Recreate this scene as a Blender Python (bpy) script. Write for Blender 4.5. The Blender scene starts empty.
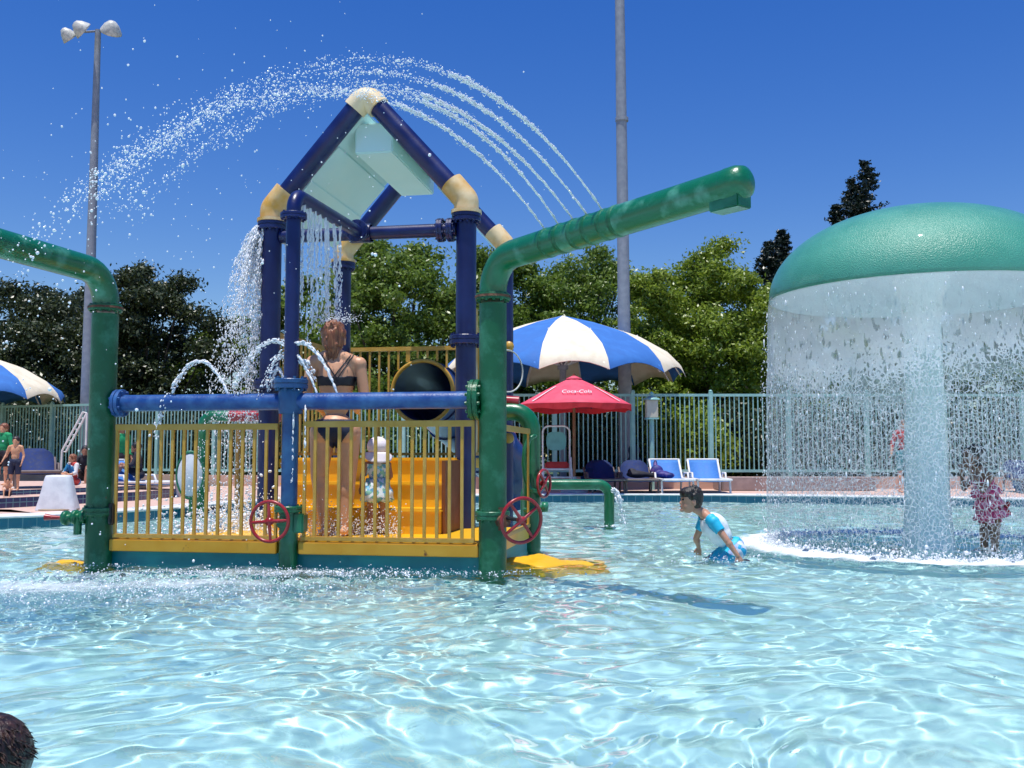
import bpy, bmesh, math, random
import numpy as np
from mathutils import Vector, Matrix, noise
R = math.radians
sc = bpy.context.scene
COL = sc.collection

# ------------------------------------------------------------------ camera, sky, sun, exposure
F = 985.0
PITCH = R(4.15)
CAMZ = 0.82
cam = bpy.data.objects.new('camera', bpy.data.cameras.new('camera'))
COL.objects.link(cam); sc.camera = cam
cam.location = (0, 0, CAMZ)
cam.rotation_euler = (math.pi/2 + PITCH, 0, 0)
cam.data.sensor_width = 36
cam.data.lens = 36*F/1024
cam.data.clip_start = 0.05
cam.data.clip_end = 3000

SUN_EL, SUN_AZ = R(79), R(200)          # azimuth clockwise from +Y: a little behind and left of the camera
world = bpy.data.worlds.new('World'); sc.world = world; world.use_nodes = True
wn = world.node_tree
sky = wn.nodes.new('ShaderNodeTexSky'); sky.sky_type = 'NISHITA'; sky.sun_disc = False
sky.sun_elevation = SUN_EL; sky.sun_rotation = SUN_AZ
sky.air_density = 1.3; sky.dust_density = 0.0; sky.ozone_density = 7.5; sky.altitude = 0
hs = wn.nodes.new('ShaderNodeHueSaturation'); hs.inputs['Saturation'].default_value = 1.30; hs.inputs['Hue'].default_value = .520; hs.inputs['Value'].default_value = .84
bg = wn.nodes['Background']; bg.inputs[1].default_value = 0.12
wn.links.new(sky.outputs[0], hs.inputs['Color']); wn.links.new(hs.outputs[0], bg.inputs[0])
sl = bpy.data.lights.new('sun', 'SUN'); sl.energy = 4.2; sl.angle = R(0.5); sl.color = (1, .965, .9)
sl.cycles.is_caustics_light = True
so = bpy.data.objects.new('sun', sl); COL.objects.link(so)
sd = Vector((math.sin(SUN_AZ)*math.cos(SUN_EL), math.cos(SUN_AZ)*math.cos(SUN_EL), math.sin(SUN_EL)))
so.rotation_euler = sd.to_track_quat('Z', 'Y').to_euler()
so.location = (0, 0, 30)
sc.view_settings.view_transform = 'Standard'; sc.view_settings.look = 'None'
sc.view_settings.exposure = 0.28; sc.view_settings.gamma = 1; sc.view_settings.use_curve_mapping = False
sc.cycles.use_denoising = True
sc.cycles.max_bounces = 10; sc.cycles.transparent_max_bounces = 24
sc.cycles.sample_clamp_indirect = 8

def at(px, py, Y):
    """the point at distance Y seen at a pixel: used to read real sizes off the photograph"""
    v = (384-py)/F; u = (px-512)/F
    dy = math.cos(PITCH)-v*math.sin(PITCH); dz = math.sin(PITCH)+v*math.cos(PITCH)
    return Vector((u/dy*Y, Y, CAMZ+dz/dy*Y))

# ------------------------------------------------------------------ materials
def newmat(name):
    m = bpy.data.materials.new(name); m.use_nodes = True
    return m, m.node_tree, m.node_tree.nodes['Principled BSDF']
def paint(name, c, c2=None, rough=.4, scale=6.0, lo=.45, hi=.65, bump=.0, bscale=60, rust=None, trans=0, coat=0, detail=6):
    m, nt, b = newmat(name)
    N = nt.nodes; L = nt.links
    b.inputs['Roughness'].default_value = rough
    b.inputs['Coat Weight'].default_value = coat
    tc = N.new('ShaderNodeTexCoord')
    if c2 is None: c2 = tuple(x*.8 for x in c)
    nz = N.new('ShaderNodeTexNoise'); nz.inputs['Scale'].default_value = scale; nz.inputs['Detail'].default_value = detail
    L.new(tc.outputs['Object'], nz.inputs['Vector'])
    r = N.new('ShaderNodeValToRGB'); r.color_ramp.elements[0].position = lo; r.color_ramp.elements[1].position = hi
    r.color_ramp.elements[0].color = (*c, 1); r.color_ramp.elements[1].color = (*c2, 1)
    L.new(nz.outputs[0], r.inputs[0])
    col = r.outputs[0]
    if rust:
        n2 = N.new('ShaderNodeTexNoise'); n2.inputs['Scale'].default_value = scale*2.3; n2.inputs['Detail'].default_value = 8
        L.new(tc.outputs['Object'], n2.inputs['Vector'])
        r2 = N.new('ShaderNodeValToRGB'); r2.color_ramp.elements[0].position = rust[1]; r2.color_ramp.elements[1].position = rust[1]+.05
        L.new(n2.outputs[0], r2.inputs[0])
        mx = N.new('ShaderNodeMixRGB'); L.new(r2.outputs[0], mx.inputs[0]); L.new(col, mx.inputs[1]); mx.inputs[2].default_value = (*rust[0], 1)
        col = mx.outputs[0]
    L.new(col, b.inputs['Base Color'])
    rr = N.new('ShaderNodeMapRange'); rr.inputs[3].default_value = rough*.75; rr.inputs[4].default_value = min(1, rough*1.35)
    L.new(nz.outputs[0], rr.inputs[0]); L.new(rr.outputs[0], b.inputs['Roughness'])
    if bump:
        n3 = N.new('ShaderNodeTexNoise'); n3.inputs['Scale'].default_value = bscale
        L.new(tc.outputs['Object'], n3.inputs['Vector'])
        bp = N.new('ShaderNodeBump'); bp.inputs['Strength'].default_value = bump; bp.inputs['Distance'].default_value = .01
        L.new(n3.outputs[0], bp.inputs['Height']); L.new(bp.outputs[0], b.inputs['Normal'])
    if trans: b.inputs['Transmission Weight'].default_value = trans
    return m
M = {}
M['green'] = paint('green_paint', (.004, .125, .045), (.035, .23, .13), .3, 4, .5, .72, .15, 90, coat=.3)
M['green_old'] = paint('weathered_green_paint', (.003, .105, .038), (.055, .26, .15), .36, 5, .48, .80, .25, 70, rust=((.12, .035, .015), .70))
M['cannon'] = paint('faded_green_cannon_paint', (.003, .14, .055), (.13, .40, .29), .32, 6, .55, .80, .2, 80, coat=.3)
M['green_old'].node_tree.nodes['Noise Texture'].inputs['Roughness'].default_value = .68
M['navy'] = paint('navy_paint', (.003, .008, .075), (.006, .018, .115), .35, 5, .4, .7, .1, 80, coat=.1)
M['blue'] = paint('blue_paint', (.008, .055, .23), (.04, .14, .36), .38, 9, .42, .72, .25, 60)
M['steelblue'] = paint('faded_blue_paint', (.010, .065, .20), (.03, .13, .28), .35, 6, .4, .7, .2, 60)
M['cream'] = paint('sun_bleached_yellow_plastic', (.62, .34, .06), (.78, .60, .34), .45, 4, .4, .62, .1)
M['bleached'] = paint('bleached_joint_plastic', (.80, .66, .42), (.74, .52, .22), .45, 5, .45, .7, .1)
M['yellow'] = paint('yellow_rail_paint', (.52, .285, .035), (.60, .36, .08), .4, 8, .4, .7)
M['beam'] = paint('yellow_beam_paint', (.62, .30, .012), (.68, .36, .03), .4, 5, .4, .7, rust=((.16, .05, .01), .68))
M['step'] = paint('orange_yellow_plastic', (.82, .46, .012), (.76, .40, .010), .38, 3, .4, .7, .1)
M['brown'] = paint('shaded_stair_side_brown', (.20, .06, .012), None, .5)  # shade on the side of the stairs, put in as a brown colour
M['teal'] = paint('teal_base_paint', (.004, .18, .21), (.01, .25, .27), .4, 4)
M['aqua'] = paint('aqua_roof_panel', (.60, .86, .85), (.66, .88, .86), .4, 3, .4, .7)
M['red'] = paint('red_wheel_paint', (.32, .008, .012), (.42, .03, .04), .3, 9, coat=.3)
M['rust'] = paint('rusty_iron', (.10, .035, .018), (.20, .09, .05), .7, 20, .4, .6, .4)
M['dark'] = paint('dark_metal', (.015, .016, .018), None, .4)
M['slide'] = paint('slide_blue_plastic', (.003, .015, .10), (.005, .025, .15), .3, 3, coat=.4)
M['dome'] = paint('sea_green_dome_gelcoat', (.060, .30, .20), (.085, .35, .245), .36, 3, .4, .7, .6, 110, coat=.45)
M['under'] = paint('pale_dome_underside', (.50, .62, .60), None, .4)
M['stem'] = paint('pale_aqua_gelcoat', (.80, .90, .86), (.84, .92, .88), .28, 3, .4, .7, .12, 60, coat=.4)
M['pole'] = paint('galvanised_pole', (.23, .26, .30), (.30, .33, .37), .45, 8, .4, .7)
M['lampwhite'] = paint('dull_white_lamp_housing', (.62, .62, .56), (.4, .42, .4), .4, 12)
M['fence'] = paint('pale_teal_fence_paint', (.26, .50, .46), (.32, .57, .53), .45, 5)
M['white'] = paint('white_paint', (.78, .78, .76), None, .4)
M['loungegrey'] = paint('taupe_frame', (.16, .12, .11), None, .5)
M['frost'] = paint('translucent_white_plastic', (.72, .72, .74), (.62, .62, .65), .35, 10, bump=.2, bscale=30)
M['lblue'] = paint('bright_blue_sling_fabric', (.045, .20, .58), (.06, .24, .62), .7, 20)  # the fabric's own bright blue
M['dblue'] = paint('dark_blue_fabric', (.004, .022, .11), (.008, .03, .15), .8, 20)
M['canopyb'] = paint('blue_canvas', (.03, .15, .46), (.04, .18, .52), .8, 4, bump=.1, bscale=20)
M['canopyw'] = paint('cream_canvas', (.80, .72, .55), (.72, .63, .46), .8, 4, bump=.1, bscale=20)
M['redcloth'] = paint('red_canvas', (.80, .085, .14), (.76, .07, .12), .7, 6)
M['redcloth2'] = paint('bright_red_canvas_edge', (.62, .012, .02), None, .7)
M['wood'] = paint('umbrella_wood', (.22, .08, .03), None, .5)
M['lampbeige'] = paint('beige_lantern_panel', (.62, .55, .42), None, .4)
M['tealmesh'] = paint('pale_teal_mesh', (.16, .42, .40), None, .6)
M['coping'] = paint('pink_coping_concrete', (.58, .38, .30), (.66, .46, .37), .7, 9, .35, .65, .2, 80)
M['wallpink'] = paint('peach_plaster', (.52, .33, .24), (.60, .40, .30), .8, 3, .35, .65, .2, 60)
M['grass'] = paint('lawn', (.05, .09, .025), (.07, .12, .03), .9, 3)
M['bark'] = paint('bark', (.06, .045, .035), (.1, .08, .06), .9, 12, bump=.6, bscale=25)
def skin(name, c): 
    m = paint(name, c, tuple(min(1, x*1.12) for x in c), .42, 14, .4, .7)
    b = m.node_tree.nodes['Principled BSDF']; b.inputs['Subsurface Weight'].default_value = .08; b.inputs['Subsurface Radius'].default_value = (.02, .008, .004)
    return m
M['skin_tan'] = skin('tanned_skin', (.64, .33, .185))
M['skin_brown'] = skin('brown_skin', (.32, .15, .09))
M['skin_boy'] = skin('warm_skin', (.46, .24, .16))
def hairmat(name, c, c2):
    m, nt, b = newmat(name); N = nt.nodes; L = nt.links
    tc = N.new('ShaderNodeTexCoord'); mp = N.new('ShaderNodeMapping'); mp.inputs['Scale'].default_value = (60, 60, 7)
    nz = N.new('ShaderNodeTexNoise'); nz.inputs['Scale'].default_value = 1.5; nz.inputs['Detail'].default_value = 5
    L.new(tc.outputs['Object'], mp.inputs[0]); L.new(mp.outputs[0], nz.inputs['Vector'])
    r = N.new('ShaderNodeValToRGB'); r.color_ramp.elements[0].position = .38; r.color_ramp.elements[1].position = .65
    r.color_ramp.elements[0].color = (*c, 1); r.color_ramp.elements[1].color = (*c2, 1)
    L.new(nz.outputs[0], r.inputs[0]); L.new(r.outputs[0], b.inputs['Base Color'])
    bp = N.new('ShaderNodeBump'); bp.inputs['Strength'].default_value = .9; bp.inputs['Distance'].default_value = .01
    L.new(nz.outputs[0], bp.inputs['Height']); L.new(bp.outputs[0], b.inputs['Normal'])
    b.inputs['Roughness'].default_value = .38
    return m
M['hair_auburn'] = hairmat('auburn_hair', (.14, .04, .018), (.40, .16, .07))
M['hair_black'] = hairmat('black_hair', (.006, .005, .005), (.03, .022, .018))
M['hair_brown'] = hairmat('wet_dark_brown_hair', (.012, .006, .005), (.06, .025, .018))
M['swimblack'] = paint('black_swim_fabric', (.012, .012, .02), None, .5)
M['swimnavy'] = paint('navy_swim_fabric', (.012, .02, .06), None, .6)
M['rashwhite'] = paint('wet_white_fabric', (.80, .84, .88), None, .5, 12)
M['turq'] = paint('turquoise_fabric', (.01, .42, .66), (.03, .50, .72), .5, 10)
def pattern(name, cols, scale):
    m, nt, b = newmat(name); N = nt.nodes; L = nt.links
    tc = N.new('ShaderNodeTexCoord'); vo = N.new('ShaderNodeTexVoronoi'); vo.inputs['Scale'].default_value = scale
    L.new(tc.outputs['Object'], vo.inputs['Vector'])
    r = N.new('ShaderNodeValToRGB'); r.color_ramp.interpolation = 'CONSTANT'
    for k, c in enumerate(cols):
        e = r.color_ramp.elements[k] if k < 2 else r.color_ramp.elements.new(.5)
        e.position = k/len(cols); e.color = (*c, 1)
    sp = N.new('ShaderNodeSeparateColor'); L.new(vo.outputs['Color'], sp.inputs[0]); L.new(sp.outputs[0], r.inputs[0])
    L.new(r.outputs[0], b.inputs['Base Color']); b.inputs['Roughness'].default_value = .6
    return m
M['shorts'] = pattern('turquoise_and_white_pattern', [(.01, .35, .60), (.6, .65, .75), (.3, .4, .65), (.01, .40, .62)], 22)
M['dress'] = pattern('white_blue_green_print', [(.70, .78, .80), (.12, .36, .55), (.22, .48, .38), (.68, .76, .78)], 42)
M['pinksuit'] = pattern('pink_ruffled_fabric', [(.85, .07, .20), (.75, .04, .16), (.88, .22, .36), (.80, .06, .16)], 30)
M['towel'] = pattern('striped_beach_towel', [(.7, .68, .66), (.03, .25, .5), (.55, .06, .05), (.7, .68, .66)], 9)
M['pinkwhite'] = paint('pale_pink_cotton', (.86, .78, .82), None, .8)
M['clothgreen'] = paint('bright_green_cloth', (.01, .32, .12), None, .8)
M['clothdark'] = paint('charcoal_cloth', (.02, .02, .03), None, .8)
M['clothred'] = paint('red_cloth', (.5, .03, .03), None, .8)
M['eye'] = paint('eye', (.01, .006, .004), None, .2)
M['lip'] = paint('lip', (.30, .08, .07), None, .5)

def tile_mat(name, c, c2, sx, sz):
    m, nt, b = newmat(name); N = nt.nodes; L = nt.links
    tc = N.new('ShaderNodeTexCoord'); br = N.new('ShaderNodeTexBrick')
    br.offset = 0; br.inputs['Color1'].default_value = (*c, 1); br.inputs['Color2'].default_value = (*c2, 1); br.inputs['Mortar'].default_value = (.10, .25, .30, 1)
    br.inputs['Scale'].default_value = 1; br.inputs['Brick Width'].default_value = sx; br.inputs['Row Height'].default_value = sz; br.inputs['Mortar Size'].default_value = .006
    L.new(tc.outputs['UV'], br.inputs[0]); L.new(br.outputs[0], b.inputs['Base Color']); b.inputs['Roughness'].default_value = .15
    return m
M['tile'] = tile_mat('teal_blue_waterline_tile', (.004, .12, .19), (.006, .16, .24), .15, .15)
M['navytile'] = tile_mat('navy_step_tile', (.012, .02, .10), (.02, .03, .14), .1, .1)

def water_white(name, alpha=1.0):
    m, nt, b = newmat(name)
    b.inputs['Base Color'].default_value = (.93, .96, 1, 1); b.inputs['Roughness'].default_value = .12
    b.inputs['Transmission Weight'].default_value = .12; b.inputs['IOR'].default_value = 1.33
    return m
M['drop'] = water_white('airborne_water')

# ------------------------------------------------------------------ mesh helpers
def tag(o, label=None, cat=None, group=None, kind=None):
    if label: o['label'] = label
    if cat: o['category'] = cat
    if group: o['group'] = group
    if kind: o['kind'] = kind
    return o
def empty(name, loc=(0, 0, 0), rz=0, label=None, cat=None, group=None):
    o = bpy.data.objects.new(name, None); COL.objects.link(o); o.location = loc; o.rotation_euler = (0, 0, rz)
    o.empty_display_size = .1
    return tag(o, label, cat, group)
def link(name, me, m, parent=None):
    o = bpy.data.objects.new(name, me); COL.objects.link(o)
    if m is not None: me.materials.append(m)
    if parent: o.parent = parent
    return o
def np_mesh(name, V, Q, smooth=True):
    me = bpy.data.meshes.new(name); n = Q.shape[1]
    me.vertices.add(len(V)); me.vertices.foreach_set('co', np.asarray(V, np.float32).ravel())
    me.loops.add(Q.size); me.loops.foreach_set('vertex_index', Q.astype(np.int32).ravel())
    me.polygons.add(len(Q)); me.polygons.foreach_set('loop_start', np.arange(0, Q.size, n)); me.polygons.foreach_set('loop_total', np.full(len(Q), n))
    me.update()
    if smooth: me.polygons.foreach_set('use_smooth', np.ones(len(Q), bool))
    return me
class MB:
    def __init__(s): s.v = []; s.f = []; s.sm = []
    def add(s, V, Fc, smooth=False):
        n = len(s.v); s.v += [tuple(p) for p in V]; s.f += [tuple(i+n for i in f) for f in Fc]; s.sm += [smooth]*len(Fc); return s
    def box(s, c, d, rot=None, bev=0):
        bm = bmesh.new(); bmesh.ops.create_cube(bm, size=1)
        bmesh.ops.scale(bm, vec=d, verts=bm.verts)
        if bev: bmesh.ops.bevel(bm, geom=bm.edges[:], offset=bev, segments=2, affect='EDGES')
        if rot is not None: bmesh.ops.transform(bm, matrix=rot.to_4x4(), verts=bm.verts)
        bmesh.ops.translate(bm, vec=c, verts=bm.verts)
        bm.verts.index_update(); s.add([v.co for v in bm.verts], [[v.index for v in f.verts] for f in bm.faces]); bm.free(); return s
    def tube(s, pts, r, seg=20, caps=True, smooth=True):
        pts = [Vector(p) for p in pts]; n = len(pts)
        rs = r if isinstance(r, (list, tuple)) else [r]*n
        T = []
        for i in range(n):
            a = pts[max(i-1, 0)]; b = pts[min(i+1, n-1)]
            d1 = (pts[i]-a).normalized() if i > 0 else None; d2 = (b-pts[i]).normalized() if i < n-1 else None
            t = (d1 if d2 is None else d2 if d1 is None else (d1+d2)).normalized(); T.append(t)
        u = T[0].orthogonal().normalized(); V = []
        for i in range(n):
            if i: 
                q = T[i-1].rotation_difference(T[i]); u = q @ u
            u = (u-T[i]*u.dot(T[i])).normalized(); w = T[i].cross(u)
            for k in range(seg):
                a = 2*math.pi*k/seg; V.append(pts[i]+(u*math.cos(a)+w*math.sin(a))*rs[i])
        Fc = [(i*seg+k, i*seg+(k+1) % seg, (i+1)*seg+(k+1) % seg, (i+1)*seg+k) for i in range(n-1) for k in range(seg)]
        s.add(V, Fc, smooth)
        if caps:
            s.add(V[:seg], [tuple(range(seg))[::-1]]); s.add(V[-seg:], [tuple(range(seg))])
        return s
    def lathe(s, prof, c=(0, 0, 0), axis='Z', seg=32, smooth=True, rot=None):
        V = []
        for (r, z) in prof:
            for k in range(seg):
                a = 2*math.pi*k/seg; p = Vector((r*math.cos(a), r*math.sin(a), z))
                if rot is not None: p = rot @ p
                V.append(p+Vector(c))
        n = len(prof)
        Fc = [(i*seg+k, i*seg+(k+1) % seg, (i+1)*seg+(k+1) % seg, (i+1)*seg+k) for i in range(n-1) for k in range(seg)]
        return s.add(V, Fc, smooth)
    def torus(s, c, R_, r, rot=None, seg=40, sg=10):
        V = []
        for i in range(seg):
            a = 2*math.pi*i/seg
            for k in range(sg):
                b = 2*math.pi*k/sg; p = Vector(((R_+r*math.cos(b))*math.cos(a), (R_+r*math.cos(b))*math.sin(a), r*math.sin(b)))
                if rot is not None: p = rot @ p
                V.append(p+Vector(c))
        Fc = [(i*sg+k, ((i+1) % seg)*sg+k, ((i+1) % seg)*sg+(k+1) % sg, i*sg+(k+1) % sg) for i in range(seg) for k in range(sg)]
        return s.add(V, Fc, True)
    def build(s, name, m, parent=None):
        me = bpy.data.meshes.new(name); me.from_pydata(s.v, [], s.f); me.update()
        me.polygons.foreach_set('use_smooth', s.sm)
        return link(name, me, m, parent)
def flange(mb, c, axis, R_, th, bolts=10):
    """a pipe flange pair with bolt heads, axis = unit vector"""
    q = Vector((0, 0, 1)).rotation_difference(Vector(axis)).to_matrix()
    mb.lathe([(0, -th), (R_*.97, -th), (R_, -th*.85), (R_, -th*.12), (R_*.93, -th*.1), (R_*.93, th*.1), (R_, th*.12), (R_, th*.85), (R_*.97, th), (0, th)], c, rot=q, smooth=False)
    for k in range(bolts):
        a = 2*math.pi*(k+.5)/bolts; p = Vector((R_*.84*math.cos(a), R_*.84*math.sin(a), 0))
        mb.tube([Vector(c)+q @ (p-Vector((0, 0, th*1.5))), Vector(c)+q @ (p+Vector((0, 0, th*1.5)))], R_*.09, seg=6, smooth=False)
def flange_part(c, axis, R_, th, bolts, m, parent):
    f = MB(); flange(f, c, axis, R_, th, bolts); return f.build('flange', m, parent)
def arc3(p0, p1, p2, rad, n=8):
    """rounded corner points from p0 through p1 to p2"""
    p0, p1, p2 = map(Vector, (p0, p1, p2)); d1 = (p0-p1).normalized(); d2 = (p2-p1).normalized()
    ang = d1.angle(d2); t = rad/math.tan(ang/2); a = p1+d1*t; b = p1+d2*t
    c = p1+(d1+d2).normalized()*(rad/math.sin(ang/2))
    out = []
    va = a-c; vb = b-c; om = va.angle(vb)
    for i in range(n+1):
        s = i/n; out.append(c+(va*math.sin((1-s)*om)+vb*math.sin(s*om))/math.sin(om))
    return out
def pipe_path(pts, rad):
    out = [Vector(pts[0])]
    for i in range(1, len(pts)-1): out += arc3(pts[i-1], pts[i], pts[i+1], rad)
    out.append(Vector(pts[-1])); return out
def ball_drops(name, P, Rr, D=None, m=None, stretch=None, parent=None):
    """many small drops in one mesh: positions, radii, stretch direction"""
    oc = np.array([(1,0,0),(-1,0,0),(0,1,0),(0,-1,0),(0,0,1),(0,0,-1)], float)
    fc = np.array([(0,2,4),(2,1,4),(1,3,4),(3,0,4),(2,0,5),(1,2,5),(3,1,5),(0,3,5)])
    # one subdivision
    vs = [tuple(v) for v in oc]; cache = {}; nf = []
    def mid(a, b):
        k = (min(a, b), max(a, b))
        if k not in cache:
            v = np.array(vs[a])+np.array(vs[b]); v /= np.linalg.norm(v); cache[k] = len(vs); vs.append(tuple(v))
        return cache[k]
    for a, b, c in fc:
        x, y, z = mid(a, b), mid(b, c), mid(c, a); nf += [(a, x, z), (x, b, y), (z, y, c), (x, y, z)]
    tv = np.array(vs); tf = np.array(nf)
    P = np.asarray(P, float); Rr = np.asarray(Rr, float); n = len(P)
    V = tv[None]*Rr[:, None, None]
    if D is not None:
        D = D/np.maximum(np.linalg.norm(D, axis=1, keepdims=True), 1e-9)
        st = np.asarray(stretch)[:, None, None]
        al = (V*D[:, None, :]).sum(-1, keepdims=True)
        V = V+D[:, None, :]*al*(st-1)
    V = (V+P[:, None]).reshape(-1, 3)
    Q = (tf[None]+(np.arange(n)*len(tv))[:, None, None]).reshape(-1, 3)
    return link(name, np_mesh(name, V, Q), m or M['drop'], parent)
RNG = np.random.default_rng(7)
random.seed(11)

# ------------------------------------------------------------------ the pool and its surroundings
DECK = .13
edge = [(-13, 8.2), (-9.5, 9.4), (-5.95, 11.35), (-5.3, 12.0), (-4.6, 13.2), (-4.1, 14.9), (-2.6, 16.8), (0, 17.7), (2, 17.9), (4, 17.6), (6.2, 16.9), (8, 16.1), (9.5, 15.6), (13, 13.5), (15, 9), (15, -3), (8, -5), (-8, -5), (-14, -2), (-14.5, 5)]
def smooth_closed(P, n=8):
    out = []; N = len(P)
    for i in range(N):
        p = [np.array(P[(i+k) % N], float) for k in (-1, 0, 1, 2)]
        for j in range(n):
            t = j/n
            out.append(.5*((2*p[1])+(-p[0]+p[2])*t+(2*p[0]-5*p[1]+4*p[2]-p[3])*t*t+(-p[0]+3*p[1]-3*p[2]+p[3])*t**3))
    return np.array(out)
EP = smooth_closed(edge)
nE = len(EP); nxt = np.roll(np.arange(nE), -1)
tang = np.roll(EP, -1, 0)-np.roll(EP, 1, 0); tang /= np.linalg.norm(tang, axis=1, keepdims=True)
outn = np.stack([-tang[:, 1], tang[:, 0]], 1)      # path runs clockwise seen from above: left is out
if ((outn*(EP-EP.mean(0))).sum(1)).mean() < 0: outn = -outn
def ring(name, offs, m, uvlen=False, kind='structure'):
    """sweep a profile of (outward offset, z) round the pool edge"""
    V = np.concatenate([np.concatenate([EP+outn*o, np.full((nE, 1), z)], 1) for o, z in offs])
    Q = []
    for k in range(len(offs)-1):
        i = np.arange(nE); Q.append(np.stack([k*nE+i, k*nE+nxt, (k+1)*nE+nxt, (k+1)*nE+i], 1))
    me = np_mesh(name, V, np.concatenate(Q), False)
    uv = me.uv_layers.new(name='UVMap'); L = np.concatenate([[0], np.cumsum(np.linalg.norm(np.roll(EP, -1, 0)-EP, axis=1))])
    lv = np.empty(len(me.loops), np.int32); me.loops.foreach_get('vertex_index', lv)
    uvs = np.stack([L[lv % nE], V[lv, 2]], 1); uv.data.foreach_set('uv', uvs.astype(np.float32).ravel())
    return tag(link(name, me, m), kind=kind)
ring('pool_wall', [(0, -.46), (0, DECK-.03)], M['tile'])
ring('pool_coping', [(.06, DECK-.03), (-.03, DECK-.03), (-.045, DECK-.015), (-.03, DECK), (.38, DECK+.002)], M['white'])
# deck: the ring outwards, then a big ground sheet
far = np.array([[x, y] for x, y in (EP-EP.mean(0))]); 
V = np.concatenate([np.concatenate([EP+outn*.37, np.full((nE, 1), DECK)], 1), np.concatenate([EP+outn*1.4, np.full((nE, 1), DECK)], 1), np.concatenate([EP.mean(0)+(far*3.2), np.full((nE, 1), DECK)], 1)])
Q = np.concatenate([np.stack([k*nE+np.arange(nE), k*nE+nxt, (k+1)*nE+nxt, (k+1)*nE+np.arange(nE)], 1) for k in range(2)])
tag(link('pool_deck', np_mesh('pool_deck', V, Q, False), M['coping']), kind='structure')
g = MB().add([(-900, -900, DECK-.8), (900, -900, DECK-.8), (900, 900, DECK-.8), (-900, 900, DECK-.8)], [(0, 1, 2, 3)]).build('ground', M['grass']); tag(g, kind='structure')
lw = MB().add([(-60, 22.5, DECK+.006), (60, 22.5, DECK+.006), (200, 160, DECK+.006), (-200, 160, DECK+.006)], [(0, 1, 2, 3)]).build('lawn', M['grass']); tag(lw, kind='structure')

# pool floor
m, nt, b = newmat('pale_blue_pool_plaster'); N = nt.nodes; L = nt.links
tc = N.new('ShaderNodeTexCoord'); nz = N.new('ShaderNodeTexNoise'); nz.inputs['Scale'].default_value = .35; nz.inputs['Detail'].default_value = 4
L.new(tc.outputs['Object'], nz.inputs['Vector'])
r = N.new('ShaderNodeValToRGB'); r.color_ramp.elements[0].position = .35; r.color_ramp.elements[1].position = .7
r.color_ramp.elements[0].color = (.42, .68, .68, 1); r.color_ramp.elements[1].color = (.50, .71, .67, 1)
L.new(nz.outputs[0], r.inputs[0]); L.new(r.outputs[0], b.inputs['Base Color']); b.inputs['Roughness'].default_value = .7
pf = MB().add([(x, y, -.42) for x, y in EP], [tuple(range(nE))]).build('pool_floor', m); tag(pf, kind='structure')
pf.cycles.is_caustics_receiver = True

# the water: a graded wave mesh
MC = (3.655, 8.72)   # mushroom fountain
NR, NC = 820, 780
s_ = np.linspace(0, 1, NR); ys = -1+(np.exp(s_*math.log(20/1.2+1))-1)*1.2
ys = np.concatenate([[-4.9], ys])
Y = np.repeat(ys[:, None], NC, 1); X = np.linspace(-1, 1, NC)[None, :]*(0.78*np.maximum(Y, 0)+1.8)
rng = np.random.default_rng(3)
WA = rng.uniform(-3, 3, (6, 3)); WB = rng.uniform(-3, 3, (6, 3)); WV = []
for i in range(72):
    lam = .075*(.75/.075)**rng.uniform(0, 1); k = 2*math.pi/lam; th_ = rng.uniform(0, 2*math.pi); ph = rng.uniform(0, 6.28)
    st = .0215*min(1, (lam/.14)**.6)*min(1, (.30/lam)**.8)
    WV.append((k, math.cos(th_), math.sin(th_), ph, st))
def wave(X, Y):
    Z = np.zeros_like(X)
    wx = sum(.07*np.sin(X*a+Y*b+c) for a, b, c in WA); wy = sum(.07*np.sin(X*a+Y*b+c) for a, b, c in WB)
    for k, cx, sx, ph, st in WV:
        s1 = np.sin(k*((X+wx)*cx+(Y+wy)*sx)+ph); Z += st/k*(s1+.25*s1*s1)
    return Z
Z = wave(X, Y)
def rings(cx, cy, amp, lam, dec, r0=0):
    d = np.hypot(X-cx, Y-cy); return amp*np.sin(2*math.pi*(d-r0)/lam)*np.exp(-np.maximum(np.abs(d-r0), 0)/dec)
Z += rings(MC[0], MC[1], .012, .26, .9, 1.4)+rings(1.1, 10.9, .005, .16, .5)+rings(1.7, 7.9, .007, .17, .5)
churn = np.exp(-((X+1.6)**2/3.2+(Y-6.6)**2/.35))+1.0*np.exp(-((X+2.9)**2/1.0+(Y-5.8)**2/.8))+1.3*np.exp(-((np.hypot(X-MC[0], Y-MC[1])-1.45)/.16)**2)+.7*np.exp(-((X+2.2)**2/.4+(Y-8.6)**2/1.0))
q = np.zeros_like(Z)
for i in range(40):
    lam = rng.uniform(.05, .22); k = 2*math.pi/lam; th = rng.uniform(0, 2*math.pi)
    q += .0022*np.sin(k*(X*math.cos(th)+Y*math.sin(th))+rng.uniform(0, 6.28))
Z += q*churn
V = np.stack([X, Y, Z], -1).reshape(-1, 3)
idx = np.arange((NR+1)*NC).reshape(NR+1, NC)
Q = np.stack([idx[:-1, :-1], idx[:-1, 1:], idx[1:, 1:], idx[1:, :-1]], -1).reshape(-1, 4)
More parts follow.
